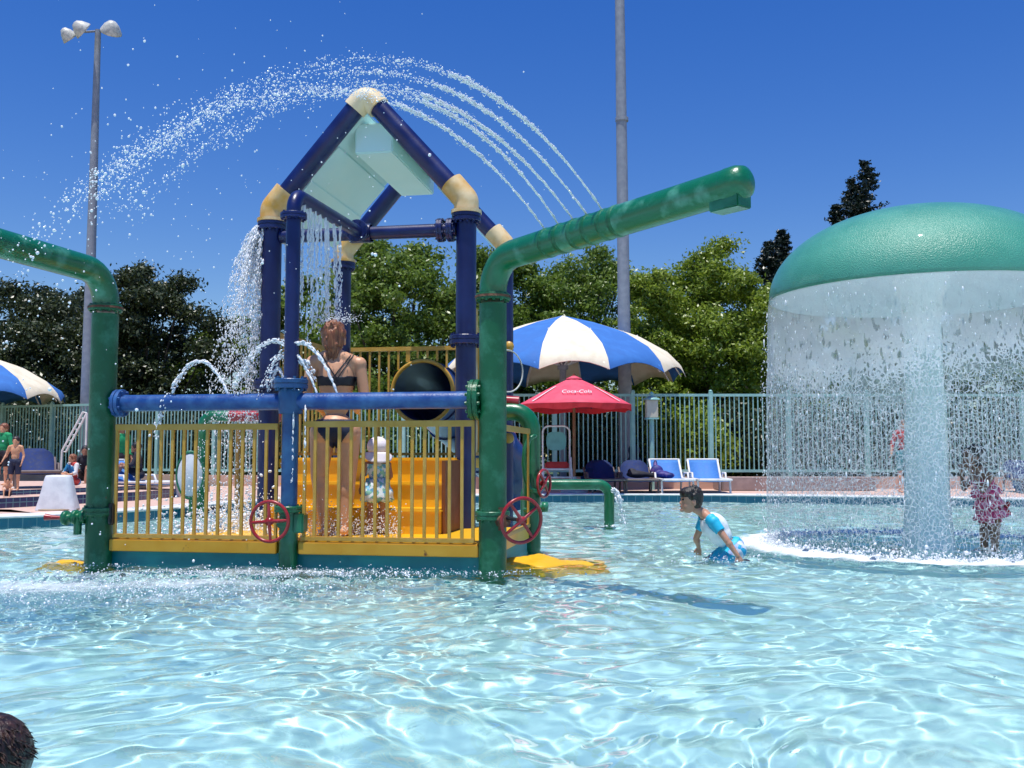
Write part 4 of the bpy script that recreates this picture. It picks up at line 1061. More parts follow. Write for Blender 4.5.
# ---- distant bathers
def far_person(px, Y, z0, H, label, skinm, hairm, top=None, bottom=None, rz=0, pose='stand'):
    b = at(px, 480, Y); root = empty('person', (b.x, Y, z0), rz, label, 'person'); s = H/1.65
    if pose == 'stand':
        J = dict(head=(0, 0, 1.53), headtop=(0, 0, 1.65), face=(0, -1, 0), neck=(0, 0, 1.41), sL=(.18, 0, 1.35), sR=(-.18, 0, 1.35), hL=(.09, 0, .86), hR=(-.09, 0, .86), eL=(.25, 0, 1.08), wL=(.22, -.1, .85), eR=(-.27, 0, 1.1), wR=(-.34, -.12, .90), kL=(.1, -.01, .46), kR=(-.11, -.01, .46), aL=(.1, 0, .08), aR=(-.12, 0, .08))
    else:
        J = dict(head=(0, .05, .84), headtop=(0, .05, .97), face=(0, -1, -.1), neck=(0, .08, .72), sL=(.18, .08, .66), sR=(-.18, .08, .66), hL=(.09, .15, .15), hR=(-.09, .15, .15), eL=(.26, -.02, .42), wL=(.18, -.24, .36), eR=(-.26, -.02, .42), wR=(-.16, -.26, .36), kL=(.14, -.28, .42), kR=(-.14, -.30, .40), aL=(.13, -.42, .06), aR=(-.12, -.44, .06))
    J = {k: Vector(v)*s for k, v in J.items()}; J['hr'] = Vector((.076, .095, .115))*s*(1.2 if H < 1.2 else 1)
    P_, I = person(J, s); body = fuse(P_, .016*max(s, .6), 2); put('body', body, skinm, root)
    if top: garment('shirt', body, lambda c: .93*s < c.z < 1.42*s and abs(c.x) < .3*s if pose == 'stand' else .2*s < c.z < .73*s and c.y > -.1*s, .012, top, root)
    if bottom: garment('shorts', body, lambda c: (.5*s < c.z < .97*s and abs(c.x) < .2*s) if pose == 'stand' else (c.y > -.2*s and c.z < .33*s), .012, bottom, root)
    hd, up, fwd, rt, rot, k = I['hd'], I['up'], I['fwd'], I['rt'], I['rot'], I['k']
    put('hair', fuse([prim_ell(hd+up*.036*k-fwd*.018*k, (.094*k, .106*k, .10*k), rot), prim_ell(hd-up*.03*k-fwd*.05*k, (.08*k, .06*k, .08*k), rot)], .010, 1), hairm, root)
    return root
far_person(14.5, 13.8, .333, .74, 'shirtless small boy in navy shorts standing on the left terrace', M['skin_tan'], M['hair_brown'], None, M['swimnavy'], R(10))
far_person(2, 16.3, .333, 1.0, 'child in a bright green shirt standing at the far left edge of the terrace', M['skin_tan'], M['hair_auburn'], M['clothgreen'], M['clothdark'], R(-10))
far_person(8, 13.35, .265, .42, 'little child sitting on the navy tiled step at the far left', M['skin_tan'], M['hair_brown'], None, M['swimnavy'], R(20), 'sit')
far_person(70, 15.3, .333, .85, 'bather wrapped in a striped towel seated behind the white plastic stand', M['skin_tan'], M['hair_auburn'], M['towel'], M['towel'], R(-30), 'sit')
far_person(133, 16.9, DECK+.26, 1.1, 'dark-haired bather in dark clothes sitting sideways, seen through the left railing', M['skin_brown'], M['hair_black'], M['clothdark'], M['clothdark'], R(-70), 'sit')
far_person(120, 17.6, DECK, 1.25, 'dark-haired person in green standing behind the left railing', M['skin_brown'], M['hair_black'], M['clothgreen'], M['clothdark'], R(60))
far_person(905, 18.4, DECK, 1.35, 'person in a red top and teal shorts behind the mushroom stem', M['skin_tan'], M['hair_auburn'], M['clothred'], M['teal'], R(0))
far_person(84, 17.5, .333, 1.1, 'bather in dark clothes seated right behind the left green post', M['skin_brown'], M['hair_black'], M['clothdark'], M['clothdark'], R(10), 'sit')

# towel / bundle on loungers, bags
tw = fuse([prim_ell((0, 0, 0), (.15, .13, .07)), prim_ell((-.1, .1, .06), (.13, .09, .12)), prim_ell((.1, -.06, -.02), (.12, .1, .06)), prim_cone((-.12, .12, 0), .07, (-.1, .28, .24), .035)], .015, 3)
o = link('beach_towel', tw, pattern('navy_and_purple_towel', [(.01, .02, .16), (.04, .03, .2), (.12, .06, .22), (.01, .015, .12)], 12)); o.location = (at(664, 480, 18.8).x, 18.95, DECK+.33); tag(o, 'crumpled navy and purple towel on the bright blue lounger left of the rightmost', 'towel')
tw = fuse([prim_ell((0, 0, 0), (.22, .13, .07)), prim_ell((-.1, .05, .05), (.09, .08, .07)), prim_cone((0, 0, .02), .06, (.3, -.05, -.02), .04)], .015, 3)
o = link('clothes_bundle', tw, M['clothdark']); o.location = (at(638, 480, 18.8).x, 18.85, DECK+.33); tag(o, 'charcoal cloth bundle lying on the dark blue covered lounger', 'bundle')
tw = fuse([prim_cone((0, 0, 0), .16, (0, .05, .6), .10), prim_ell((0, 0, .7), (.13, .12, .13)), prim_cone((-.1, 0, .5), .05, (-.2, 0, .1), .04), prim_cone((.1, 0, .5), .05, (.25, 0, .05), .04)], .02, 3)
o = link('covered_pushchair', tw, M['swimnavy']); o.location = (at(634, 440, 21).x, 21.0, DECK+.1); tag(o, 'dark blue cloth covering a pushchair behind the fence between the tall pole and the lantern', 'pushchair')

# white translucent plastic stand
Y = 12.6; c = at(58, 505, Y); wz = DECK+.003
root = empty('plastic_stand', (c.x, Y, wz), R(8), 'translucent white flared plastic stand on the pink deck at left', 'stand')
V = []; segs = 32
for r0, z, e in ((.235, 0, .45), (.228, .03, .45), (.20, .15, .5), (.165, .33, .55), (.15, .41, .6), (.14, .435, .7), (.07, .44, .9), (.001, .44, 1)):
    for i in range(segs):
        a = 2*math.pi*i/segs; ca, sa = math.cos(a), math.sin(a)
        V.append((r0*1.05*math.copysign(abs(ca)**e, ca), r0*.8*math.copysign(abs(sa)**e, sa), z))
MB().add(V, [(j*segs+i, j*segs+(i+1) % segs, (j+1)*segs+(i+1) % segs, (j+1)*segs+i) for j in range(7) for i in range(segs)], True).build('body', M['frost'], root)
MB().lathe([(.25, .0), (.255, .012), (.22, .02)], seg=32).build('foot_rim', paint('tan_rubber', (.4, .3, .2), None, .7), root)
for dx in ():MB().lathe([(.001, 0), (.022, 0), (.022, .012), (.001, .012)], (dx, -.108, .405), rot=Matrix.Rotation(R(75), 3, 'X'), seg=12).build('drain_plug', M['dark'], root)


# ------------------------------------------------------------------ the play structure
SO = Vector((-3.12, 7.50, 0)); SR = R(-10)
S = empty('water_play_structure', SO, SR, 'green, navy and yellow pipe-frame water play tower with pitched aqua roof and stairs', 'play structure')
SM = Matrix.Translation(SO) @ Matrix.Rotation(SR, 4, 'Z'); SI = SM.inverted()
def loc(px, py, ly):
    """point of the structure's own plane y = ly seen at a pixel"""
    a = SI @ Vector((0, 0, CAMZ)); b = SI @ at(px, py, 10); t = (ly-a.y)/(b.y-a.y); return a+(b-a)*t
def W2L(v): return SI @ Vector(v)
XL, XM, XR = 0.0, 1.515, 3.03
# front green posts carrying the two water cannons
def cannon_post(x, pts, r_):
    MB().tube([(x, 0, -.46), (x, 0, 1.90)], r_, seg=28).build('post', M['green_old'], S)
    f = flange_part((x, 0, 1.945), (0, 0, 1), r_*1.28, .022, 12, M['green_old'], S); flange_part((x, 0, .40), (0, 0, 1), r_*1.25, .03, 10, M['green_old'], S)
    MB().lathe([(r_*1.05, -.008), (r_*1.33, -.008), (r_*1.33, .008), (r_*1.05, .008)], (x, 0, 1.947), seg=28, smooth=False).build('rusty_gasket', M['rust'], f)
    MB().tube(pipe_path([(x, 0, 1.96)]+pts, .24), r_, seg=28).build('cannon_pipe', M['cannon'], S)
P1 = W2L((1.235, 5.28, 0)); P1.z = 2.30
cannon_post(XR, [(XR, 0, 2.215), P1], .098)
PLW = W2L((-3.86, 4.75, 0)); PLW.z = 2.24
cannon_post(XL, [(XL, 0, 2.215), PLW], .098)
# bulbous end and boxy spout of the right cannon, weld bands
dP = (P1-Vector((XR, 0, 2.215))).normalized(); e = MB()
qd = Vector((0, 0, 1)).rotation_difference(dP).to_matrix()
e.lathe([(.098, -.04), (.101, -.02), (.101, .04), (.088, .085), (.055, .108), (.0, .115)], P1-dP*.04, rot=qd, seg=28); e.build('end_cap', M['cannon'], S)
ang = math.atan2(dP.y, dP.x)
MB().box(P1-dP*.06+Vector((0, 0, -.082)), (.20, .12, .11), Matrix.Rotation(ang, 3, 'Z'), .006).build('spout', M['green'], S)
wb = MB()
for t in (.28, .345, .41, .47, .535, .58): 
    c = Vector((XR, 0, 2.215)).lerp(P1, t); wb.lathe([(.098, -.02), (.102, -.012), (.102, .012), (.098, .02)], c, rot=qd, seg=28)
wb.build('weld_band', M['green_old'], S)
nz_ = MB()
JT = (.26, .325, .39, .45, .514)
for t in JT:
    c = Vector((XR, 0, 2.215)).lerp(P1, t); nz_.tube([c+Vector((0, 0, .09)), c+Vector((0, 0, .106))], .012, seg=8)
nz_.build('nozzles', M['dark'], S)
# middle post
MB().tube([(XM, 0, -.46), (XM, 0, .42)], .068, seg=24).build('post', M['green'], S)
MB().tube([(XM, 0, .44), (XM, 0, 1.32)], .060, seg=24).build('post', M['steelblue'], S)
MB().tube(pipe_path([(XM, 0, 1.36), (XM, 0, 2.77), (1.535, 1.48, 2.80)], .13), .054, seg=24).build('spray_pipe', M['navy'], S)
fl = MB(); flange(fl, (XM, 0, 1.345), (0, 0, 1), .125, .035, 10); fl.build('flange', M['steelblue'], S)
fl = MB(); flange(fl, (XM, 0, 2.60), (0, 0, 1), .098, .022, 10); fl.build('flange', M['navy'], S)
fl = MB(); flange(fl, (XM, 0, .43), (0, 0, 1), .105, .022, 8); fl.build('flange', M['green'], S); MB().box((XM+.09, 0, .33), (.08, .1, .14), bev=.01).build('bracket', M['green'], S)
# long blue front pipe
BZ = 1.215
MB().tube([(XL+.09, 0, BZ), (XM-.05, 0, BZ)], .062, seg=24).build('cross_pipe', M['blue'], S)
MB().tube([(XM+.05, 0, BZ), (XR-.13, 0, BZ)], .062, seg=24).build('cross_pipe', M['blue'], S)
MB().lathe([(.085, -.09), (.092, -.05), (.092, .05), (.085, .09)], (XM, 0, BZ), seg=24).build('tee_joint', M['steelblue'], S)
fl = MB(); flange(fl, (XL+.145, 0, BZ), (1, 0, 0), .105, .03, 8); fl.build('flange', M['blue'], S)
fl = MB(); flange(fl, (XR-.125, 0, BZ), (1, 0, 0), .145, .035, 12); fl.build('flange', M['green_old'], S)
# tower posts
TX0, TX1, TY0, TY1 = .69, 2.50, 1.48, 3.38
RX, RZ = 1.575, 4.07; EZ = 3.04
for x in (TX0, TX1):
    for y in (TY0, TY1):
        MB().tube([(x, y, -.46), (x, y, 2.89)], .089 if y == TY0 else .085, seg=28).build('tower_post', M['navy'], S)
        flange_part((x, y, 2.90), (0, 0, 1), .128, .038, 12, M['navy'], S)
        if y == TY0: flange_part((x, y, 1.82 if x == TX1 else 1.45), (0, 0, 1), .145, .04, 12, M['navy'], S)
for y in (TY0, TY1):
    for x, sg in ((TX0, 1), (TX1, -1)):
        e = MB().tube(pipe_path([(x, y, 2.935), (x, y, EZ+.02), (x+sg*.135, y, EZ+.18)], .10), .110, seg=28)
        e.lathe([(.115, 0), (.135, 0), (.135, .03), (.115, .035)], (x, y, 2.935), seg=28, smooth=False); e.build('elbow', M['cream'], S)
        d = Vector((RX-x, 0, RZ-EZ)).normalized()
        MB().tube([Vector((x, y, EZ))+d*.15, Vector((RX, y, RZ))-d*.08], .088, seg=24).build('rafter', M['navy'], S)
    MB().tube(pipe_path([(RX-.115, y, RZ-.13), (RX, y, RZ), (RX+.115, y, RZ-.13)], .09), .108, seg=28).build('ridge_elbow', M['bleached'], S)
# cross beams
MB().tube([(TX0+.09, TY0, 2.80), (TX1-.09, TY0, 2.80)], .060, seg=20).build('cross_beam', M['navy'], S)
for q_ in (2.36, 2.27): flange_part((q_, TY0, 2.80), (1, 0, 0), .105, .026, 8, M['navy'], S)
flange_part((1.535, TY0-.10, 2.80), (0, 1, 0), .10, .03, 8, M['navy'], S)
fl = MB(); fl.lathe([(.08, -.1), (.085, -.09), (.085, .09), (.08, .1)], (1.535, TY0, 2.80), rot=Matrix.Rotation(R(90), 3, 'Y'), seg=20); fl.build('tee_joint', M['navy'], S)
# roof: overlapping planks on both slopes and a boxed ridge duct
for sg in (-1, 1):
    rp = MB(); ex = .80 if sg < 0 else .95
    for k in range(3):
        a0 = .03+k*(ex-.03)/3; a1 = .03+(k+1)*(ex-.03)/3+.03; dz = -.085-.022*(k % 3)
        pts = [(RX+sg*a0, RZ-a0*1.11+dz), (RX+sg*a1, RZ-a1*1.11+dz)]
        y0, y1 = TY0+.07, 2.95
        V = [(pts[0][0], y0, pts[0][1]), (pts[1][0], y0, pts[1][1]), (pts[1][0], y1, pts[1][1]), (pts[0][0], y1, pts[0][1])]
        V += [(x, y, z-.022) for x, y, z in V]
        rp.add(V, [(0, 1, 2, 3), (7, 6, 5, 4), (0, 4, 5, 1), (1, 5, 6, 2), (2, 6, 7, 3), (3, 7, 4, 0)])
    rp.build('roof_panel', M['aqua'], S)
MB().box((1.60, 2.37, 3.715), (.36, 1.50, .28), bev=.012).build('roof_duct', M['aqua'], S)
# floor, base and beams
fp = [(0, .03), (3.03, .03), (3.03, 1.62), (.85, 1.62), (.62, .9), (.42, .35), (0, .22)]
V_, F_ = prism(fp, .11, .2); MB().add(V_, F_).build('floor', M['step'], S)
V_, F_ = prism([(x*.992+.012, y*.97+.02) for x, y in fp], -.43, .108); MB().add(V_, F_).build('base', M['teal'], S)
for x0, x1 in ((.10, 1.43), (1.60, 2.93)): MB().box(((x0+x1)/2, .0, .150), (x1-x0, .05, .088), bev=.006).build('beam', M['beam'], S)
# stairs and deck
for k, y in enumerate((.75, 1.02, 1.29)):
    MB().box((1.74, (y+1.62)/2, .2+.1+.2*k-.053), (1.44, 1.62-y, .3), bev=.02).box((1.74, y+.02, .2+.2*k+.182), (1.46, .085, .04), bev=.014).build('stair_step', M['step'], S)
MB().box((2.475, 1.2, .49), (.03, .8, .58)).build('stair_side', M['brown'], S)  # shaded side of the stairs, its darkness painted in brown
MB().box((TX0+.9, 2.55, .75), (1.78, 1.72, .09), bev=.01).build('deck', M['step'], S)
# railings
def railing(p, q, z0, z1, sp=.092, name='railing', clip=None, flat=True, thick=()):
    p = Vector((*p, 0)); q = Vector((*q, 0)); d = (q-p).normalized(); L_ = (q-p).length; rot = Matrix.Rotation(math.atan2(d.y, d.x), 3, 'Z')
    r_ = MB(); 
    r_.box((p+q)/2+Vector((0, 0, z1-.022)), (L_, .035, .045), rot, .003)
    rl = r_.build(name, M['yellow'], S)
    MB().box((p+q)/2+Vector((0, 0, z0+.015)), (L_, .035, .03), rot, .003).build('bottom_rail', M['yellow'], rl)
    b_ = MB(); n = round(L_/sp)
    for k in range(n+1):
        c = p+d*(L_*k/n); zz = z0
        if clip: zz = max(z0, clip(c))
        wd = .045 if k in thick else .022
        if k in (0, n): c = c+d*(.0115 if k == 0 else -.0115)
        if zz < z1-.06: b_.box(c+Vector((0, 0, (zz+z1-.046)/2+.002)), (wd, .018, z1-.046-zz), rot)
    b_.build('bars', M['yellow'], rl); return rl
railing((.12, 0), (1.425, 0), .205, 1.055)
railing((1.62, 0), (2.90, 0), .205, 1.07)
railing((3.03, .14), (3.03, 1.60), .205, 1.05, sp=1.4)
TC = loc(423, 392, TY1); TR = .335
railing((TX0+.1, TY1), (TX1-.1, TY1), .82, 1.99, .105, clip=lambda c: (TC.z+math.sqrt(max(0, (TR+.03)**2-(c.x-TC.x)**2)) if abs(c.x-TC.x) < TR+.03 else 0), thick=(6,))
railing((TX0, TY0+.1), (TX0, TY1-.1), .82, 1.95, .105)
railing((TX1, TY0+.1), (TX1, TY1-.1), .82, 1.99, .105)
pn = MB().box((TX1+.012, 1.75, 1.5), (.02, .26, 1.3), bev=.004); pn.build('yellow_side_panel', M['cream'], S)
for z in (1.96, 1.0): 
    k_ = MB(); c = Vector((2.56, TY1-.12, z)); k_.lathe([(0, -.02), (.05, -.02), (.055, 0), (.05, .02), (0, .02)], c, rot=Matrix.Rotation(R(90), 3, 'X'), seg=16); k_.build('yellow_knob', M['yellow'], S)
MB().torus(loc(508, 371, 1.9), .19, .007, Matrix.Rotation(R(90), 3, 'X') @ Matrix.Rotation(R(55), 3, 'Y')).build('steering_hoop', M['lampwhite'], S)
# tube slide
sp_ = [TC+Vector(v) for v in ((0, 0, 0), (0, .35, 0), (.02, .7, -.06), (.10, 1.0, -.20), (.26, 1.3, -.40), (.45, 1.55, -.62), (.6, 1.8, -.86), (.7, 2.1, -1.1))]
tb = MB().tube(sp_, .335, seg=36, caps=False); tb.tube(sp_, .318, seg=36, caps=False)
for i in (1, 3, 5):
    d = (sp_[i+1]-sp_[i-1]).normalized(); tb.lathe([(.33, -.02), (.355, -.02), (.355, .02), (.33, .02)], sp_[i], rot=Vector((0, 0, 1)).rotation_difference(d).to_matrix(), seg=36, smooth=False)
tb.build('tube_slide', M['slide'], S)
MB().torus(TC+Vector((0, -.02, 0)), .335, .022, Matrix.Rotation(R(90), 3, 'X')).build('slide_rim', M['yellow'], S)
MB().tube([TC+Vector((-.02, .2, -.25)), TC+Vector((-.02, .2, .2))], .0, seg=4)
# second green pipe with elbow, handle and wheel
MB().tube(pipe_path([(3.03, 1.78, -.46), (3.03, 1.78, 1.21), (2.55, 1.78, 1.21)], .17), .080, seg=24).build('return_pipe', M['green'], S)
MB().tube([(2.62, 1.78, 1.32), (2.92, 1.78, 1.30)], .045, seg=14).build('red_sleeve', M['red'], S)
hp = [loc(x, y, 1.62) for x, y in ((534, 436), (529, 439), (525.5, 449), (524.5, 464), (526, 479), (530, 489), (535, 491))]
MB().tube([hp[0]+Vector((0, .1, 0))]+hp+[hp[-1]+Vector((0, .1, 0))], [.014, .018, .024, .027, .028, .027, .024, .018, .014], seg=12).build('handle', M['green'], S)
def wheel(c, r_, rz, stem, spokes=4, roll=0.0, tilt=0):
    c = Vector(c); rot = Matrix.Rotation(rz, 3, 'Z') @ Matrix.Rotation(R(90)+tilt, 3, 'X') @ Matrix.Rotation(roll, 3, 'Z')
    w = MB().torus(c, r_, .0125, rot); 
    for k in range(spokes):
        a = 2*math.pi*k/spokes; w.tube([c+rot @ Vector((0, 0, .006)), c+rot @ Vector((math.cos(a)*r_, math.sin(a)*r_, 0))], [.014, .010], seg=8)
    w.lathe([(0, -.03), (.026, -.025), (.03, .015), (.0, .02)], c, rot=rot, seg=14)
    o = w.build('valve_wheel', M['red'], S)
    MB().tube([c, Vector(stem)], .013, seg=8).build('valve_stem', M['dark'], o); return o
c = loc(269.5, 521.5, -.17); wheel(c, .142, 0, (XM, 0, c.z), 4, R(4))
vb = MB().tube([(XM-.04, -.01, .34), (XM-.0, -.13, .33)], .035, seg=12); vb.build('valve_body', M['green'], S)
c = loc(521.5, 520.5, -.20); wheel(c, .152, R(38), (XR+.02, -.02, c.z+.02), 4, R(38), R(6))
vb = MB().tube([(XR+.04, -.02, .36), (XR+.11, -.12, .37)], .045, seg=12); vb.tube([(XR+.06, -.05, .30), (XR+.06, -.05, .46)], .03, seg=10); vb.build('valve_body', M['rust'], S)
c = loc(544, 483.5, 1.75); wheel(c, .118, R(70), (3.06, 1.78, c.z), 4, R(40))
vb = MB()
a_ = loc(524, 510, 1.66); b_ = loc(545, 507, 1.66); vb.tube([a_, b_], .022, seg=10); vb.lathe([(0, -.03), (.045, -.025), (.045, .025), (0, .03)], b_, rot=Matrix.Rotation(R(90), 3, 'Y'), seg=10); vb.build('valve_body', M['green'], S)
# left valve with its red handle edge-on
vb = MB(); a_ = loc(90, 516, -.05); b_ = loc(66, 518, -.10); vb.tube([a_, b_], .03, seg=12)
for t in (.25, .6, 1): vb.lathe([(0, -.015), (.055, -.015), (.055, .015), (0, .015)], a_.lerp(b_, t), rot=Matrix.Rotation(R(90), 3, 'Y'), seg=12)
vb.tube([a_.lerp(b_, .5), a_.lerp(b_, .5)+Vector((0, 0, -.13))], .03, seg=10); vb.build('valve_body', M['green'], S)
h = MB().tube([b_, loc(52, 517.5, -.12), loc(45, 517, -.13)], [.012, .018, .026], seg=10); h.build('valve_handle', M['red'], S)
rb_ = MB(); rb_.box((XL+.115, -.02, .38), (.035, .06, .16), bev=.008); rb_.build('bracket', M['dark'], S)
# yellow apron rising out of the water at the foot of the structure
def apron(cx, cy, rx, ry, h, seed, name, z0=-.07):
    n, mR = 48, 10; V = []; rr = random.Random(seed); ph = [rr.uniform(0, 6.28) for _ in range(4)]
    for j in range(mR+1):
        t = j/mR
        for i in range(n):
            a = 2*math.pi*i/n; w_ = 1+.10*math.sin(2*a+ph[0])+.07*math.sin(3*a+ph[1])+.04*math.sin(5*a+ph[2]); x = rx*t*w_*math.cos(a); y = ry*t*w_*math.sin(a)
            z = z0+(h-z0)*(1-t**3.2)+.03*noise.noise(Vector((x*5, y*5, seed)))+.008*noise.noise(Vector((x*22, y*22, seed)))
            V.append((cx+x, cy+y, z if j < mR else -.43))
    Fc = [(j*n+i, (j+1)*n+i, (j+1)*n+(i+1) % n, j*n+(i+1) % n) for j in range(mR) for i in range(n)]
    MB().add(V, Fc, True).build(name, M['step'], S)
a_ = W2L((.16, 7.62, 0)); apron(a_.x, a_.y, .36, .36, .045, 3, 'yellow_apron')
a_ = W2L((.46, 7.66, 0)); apron(a_.x, a_.y, .34, .26, .006, 5, 'yellow_apron', -.1)
a_ = W2L((-3.35, 7.62, 0)); apron(a_.x, a_.y, .24, .15, .02, 8, 'yellow_apron', -.1)

# ---- other fittings in the pool
def arch_pipe():
    Y = 11.6; a = at(528, 484, Y); b = at(609, 484, Y); c = at(604, 484.5, Y)
    root = empty('arched_pipe', (b.x, Y, 0), 0, 'low green pipe with a bend, pouring water, standing in the pool right of the tower', 'pipe')
    x0 = .16-b.x; z = c.z
    MB().tube(pipe_path([(x0, 0, -.46), (x0, 0, z), (0, 0, z), (0, 0, -.46)], .13), .061, seg=22).build('pipe', M['green'], root)
    MB().lathe([(.061, 0), (.085, 0), (.085, .02), (.061, .02)], (0, 0, -.419), seg=20).build('foot', M['green'], root)
arch_pipe()
def green_post():
    Y = 13.6; b = at(202, 512, Y); root = empty('green_spray_post', (b.x, Y, 0), 0, 'distant green post with bent top and red arm, seen through the left railing', 'pipe')
    zt = at(205, 416, Y).z
    MB().tube(pipe_path([(0, 0, -.43), (0, 0, zt), (.35, 0, zt)], .13), .078, seg=20).build('pipe', M['green'], root)
    MB().tube([(.35, 0, zt-.0), (1.15, .0, zt)], .075, seg=20).build('arm', M['red'], root)
    MB().lathe([(.078, 0), (.12, 0), (.12, .04), (.078, .04)], (0, 0, .06), seg=20, smooth=False).build('flange', M['green'], root)
    MB().lathe([(.0, -.02), (.05, -.02), (.05, .16), (0, .16)], (.11, -.02, .09), rot=Matrix.Rotation(R(90), 3, 'Y'), seg=12).build('valve_body', M['dark'], root)
green_post()
Y = 12.9; b = at(237, 505, Y); root = empty('brown_post', (b.x, Y, 0), 0, 'thin brown and yellow post behind the left railing, right of the green one', 'post')
MB().tube([(0, 0, -.43), (0, 0, at(237, 428, Y).z)], .035, seg=12).build('shaft', paint('ochre_paint', (.35, .16, .03), None, .5), root)
MB().tube([(.055, 0, -.43), (.055, 0, at(240, 445, Y).z)], .02, seg=8).build('hose', M['dark'], root)
Y = 13.3; b = at(190, 475, Y); root = empty('splash_disc', (b.x, Y, 0), R(10), 'white oval disc with a dark green rim behind the left railing', 'panel')
zc = b.z; rot = Matrix.Rotation(R(90), 3, 'X')
d_ = MB().lathe([(0, -.02), (.9, -.02), (1, 0), (.9, .02), (0, .02)], (0, 0, 0), rot=rot, seg=36); d_.v = [(x*.17, y, z*.30+zc) for x, y, z in d_.v]; d_.build('disc', M['frost'], root)
t_ = MB().torus((0, 0, 0), 1, .07, rot); t_.v = [(x*.175, y*.3, z*.31+zc) for x, y, z in t_.v]; t_.build('rim', M['green'], root)
MB().tube([(0.02, 0, -.43), (.02, 0, zc-.3)], .03, seg=10).build('stem', M['green'], root)
Y = 19.6
for i, (px, lab, mk) in enumerate(((588, 'navy bag standing on the deck left of the dark blue loungers', 'dblue'), (1012, 'blue bag on the deck at the far right', 'lblue'))):
    b = at(px, 480, Y); bg_ = MB().box((b.x, Y-.4, DECK+.17), (.34, .2, .34), bev=.05); bg_.tube([(b.x-.08, Y-.4, DECK+.33), (b.x-.06, Y-.4, DECK+.44), (b.x+.06, Y-.4, DECK+.44), (b.x+.08, Y-.4, DECK+.33)], .012, seg=6)
    tag(bg_.build('bag', M[mk]), lab, 'bag')

# ------------------------------------------------------------------ mushroom fountain
MR, MZ, MT = 1.315, 2.225, 3.015
F_ = empty('mushroom_fountain', (*MC, 0), 0, 'large mushroom-shaped fountain with a green dome on a pale stem in the pool', 'fountain')
pf_ = []
for t in np.linspace(0, 1, 40):
    a = t*math.pi/2; r_ = MR*math.sin(a)**.94; z = MZ+.03+(MT-MZ-.03)*math.cos(a)**1.02
    pf_.append((max(r_, .0005), z))
pf_ += [(MR-.002, MZ+.008), (MR-.012, MZ), (MR-.03, MZ-.004)]
dm = MB().lathe(pf_, seg=128); dm.build('dome', M['dome'], F_)
MB().lathe([(MR-.03, MZ-.002), (MR-.06, MZ+.01), (.9, MZ+.2), (.4, MZ+.3), (.17, MZ+.32)], seg=96).build('underside', M['under'], F_)
MB().lathe([(.29, -.43), (.225, -.02), (.195, .3), (.168, 1.2), (.158, 2.0), (.18, 2.2), (.24, 2.36), (.3, MZ+.30)], seg=64).build('stem', M['stem'], F_)

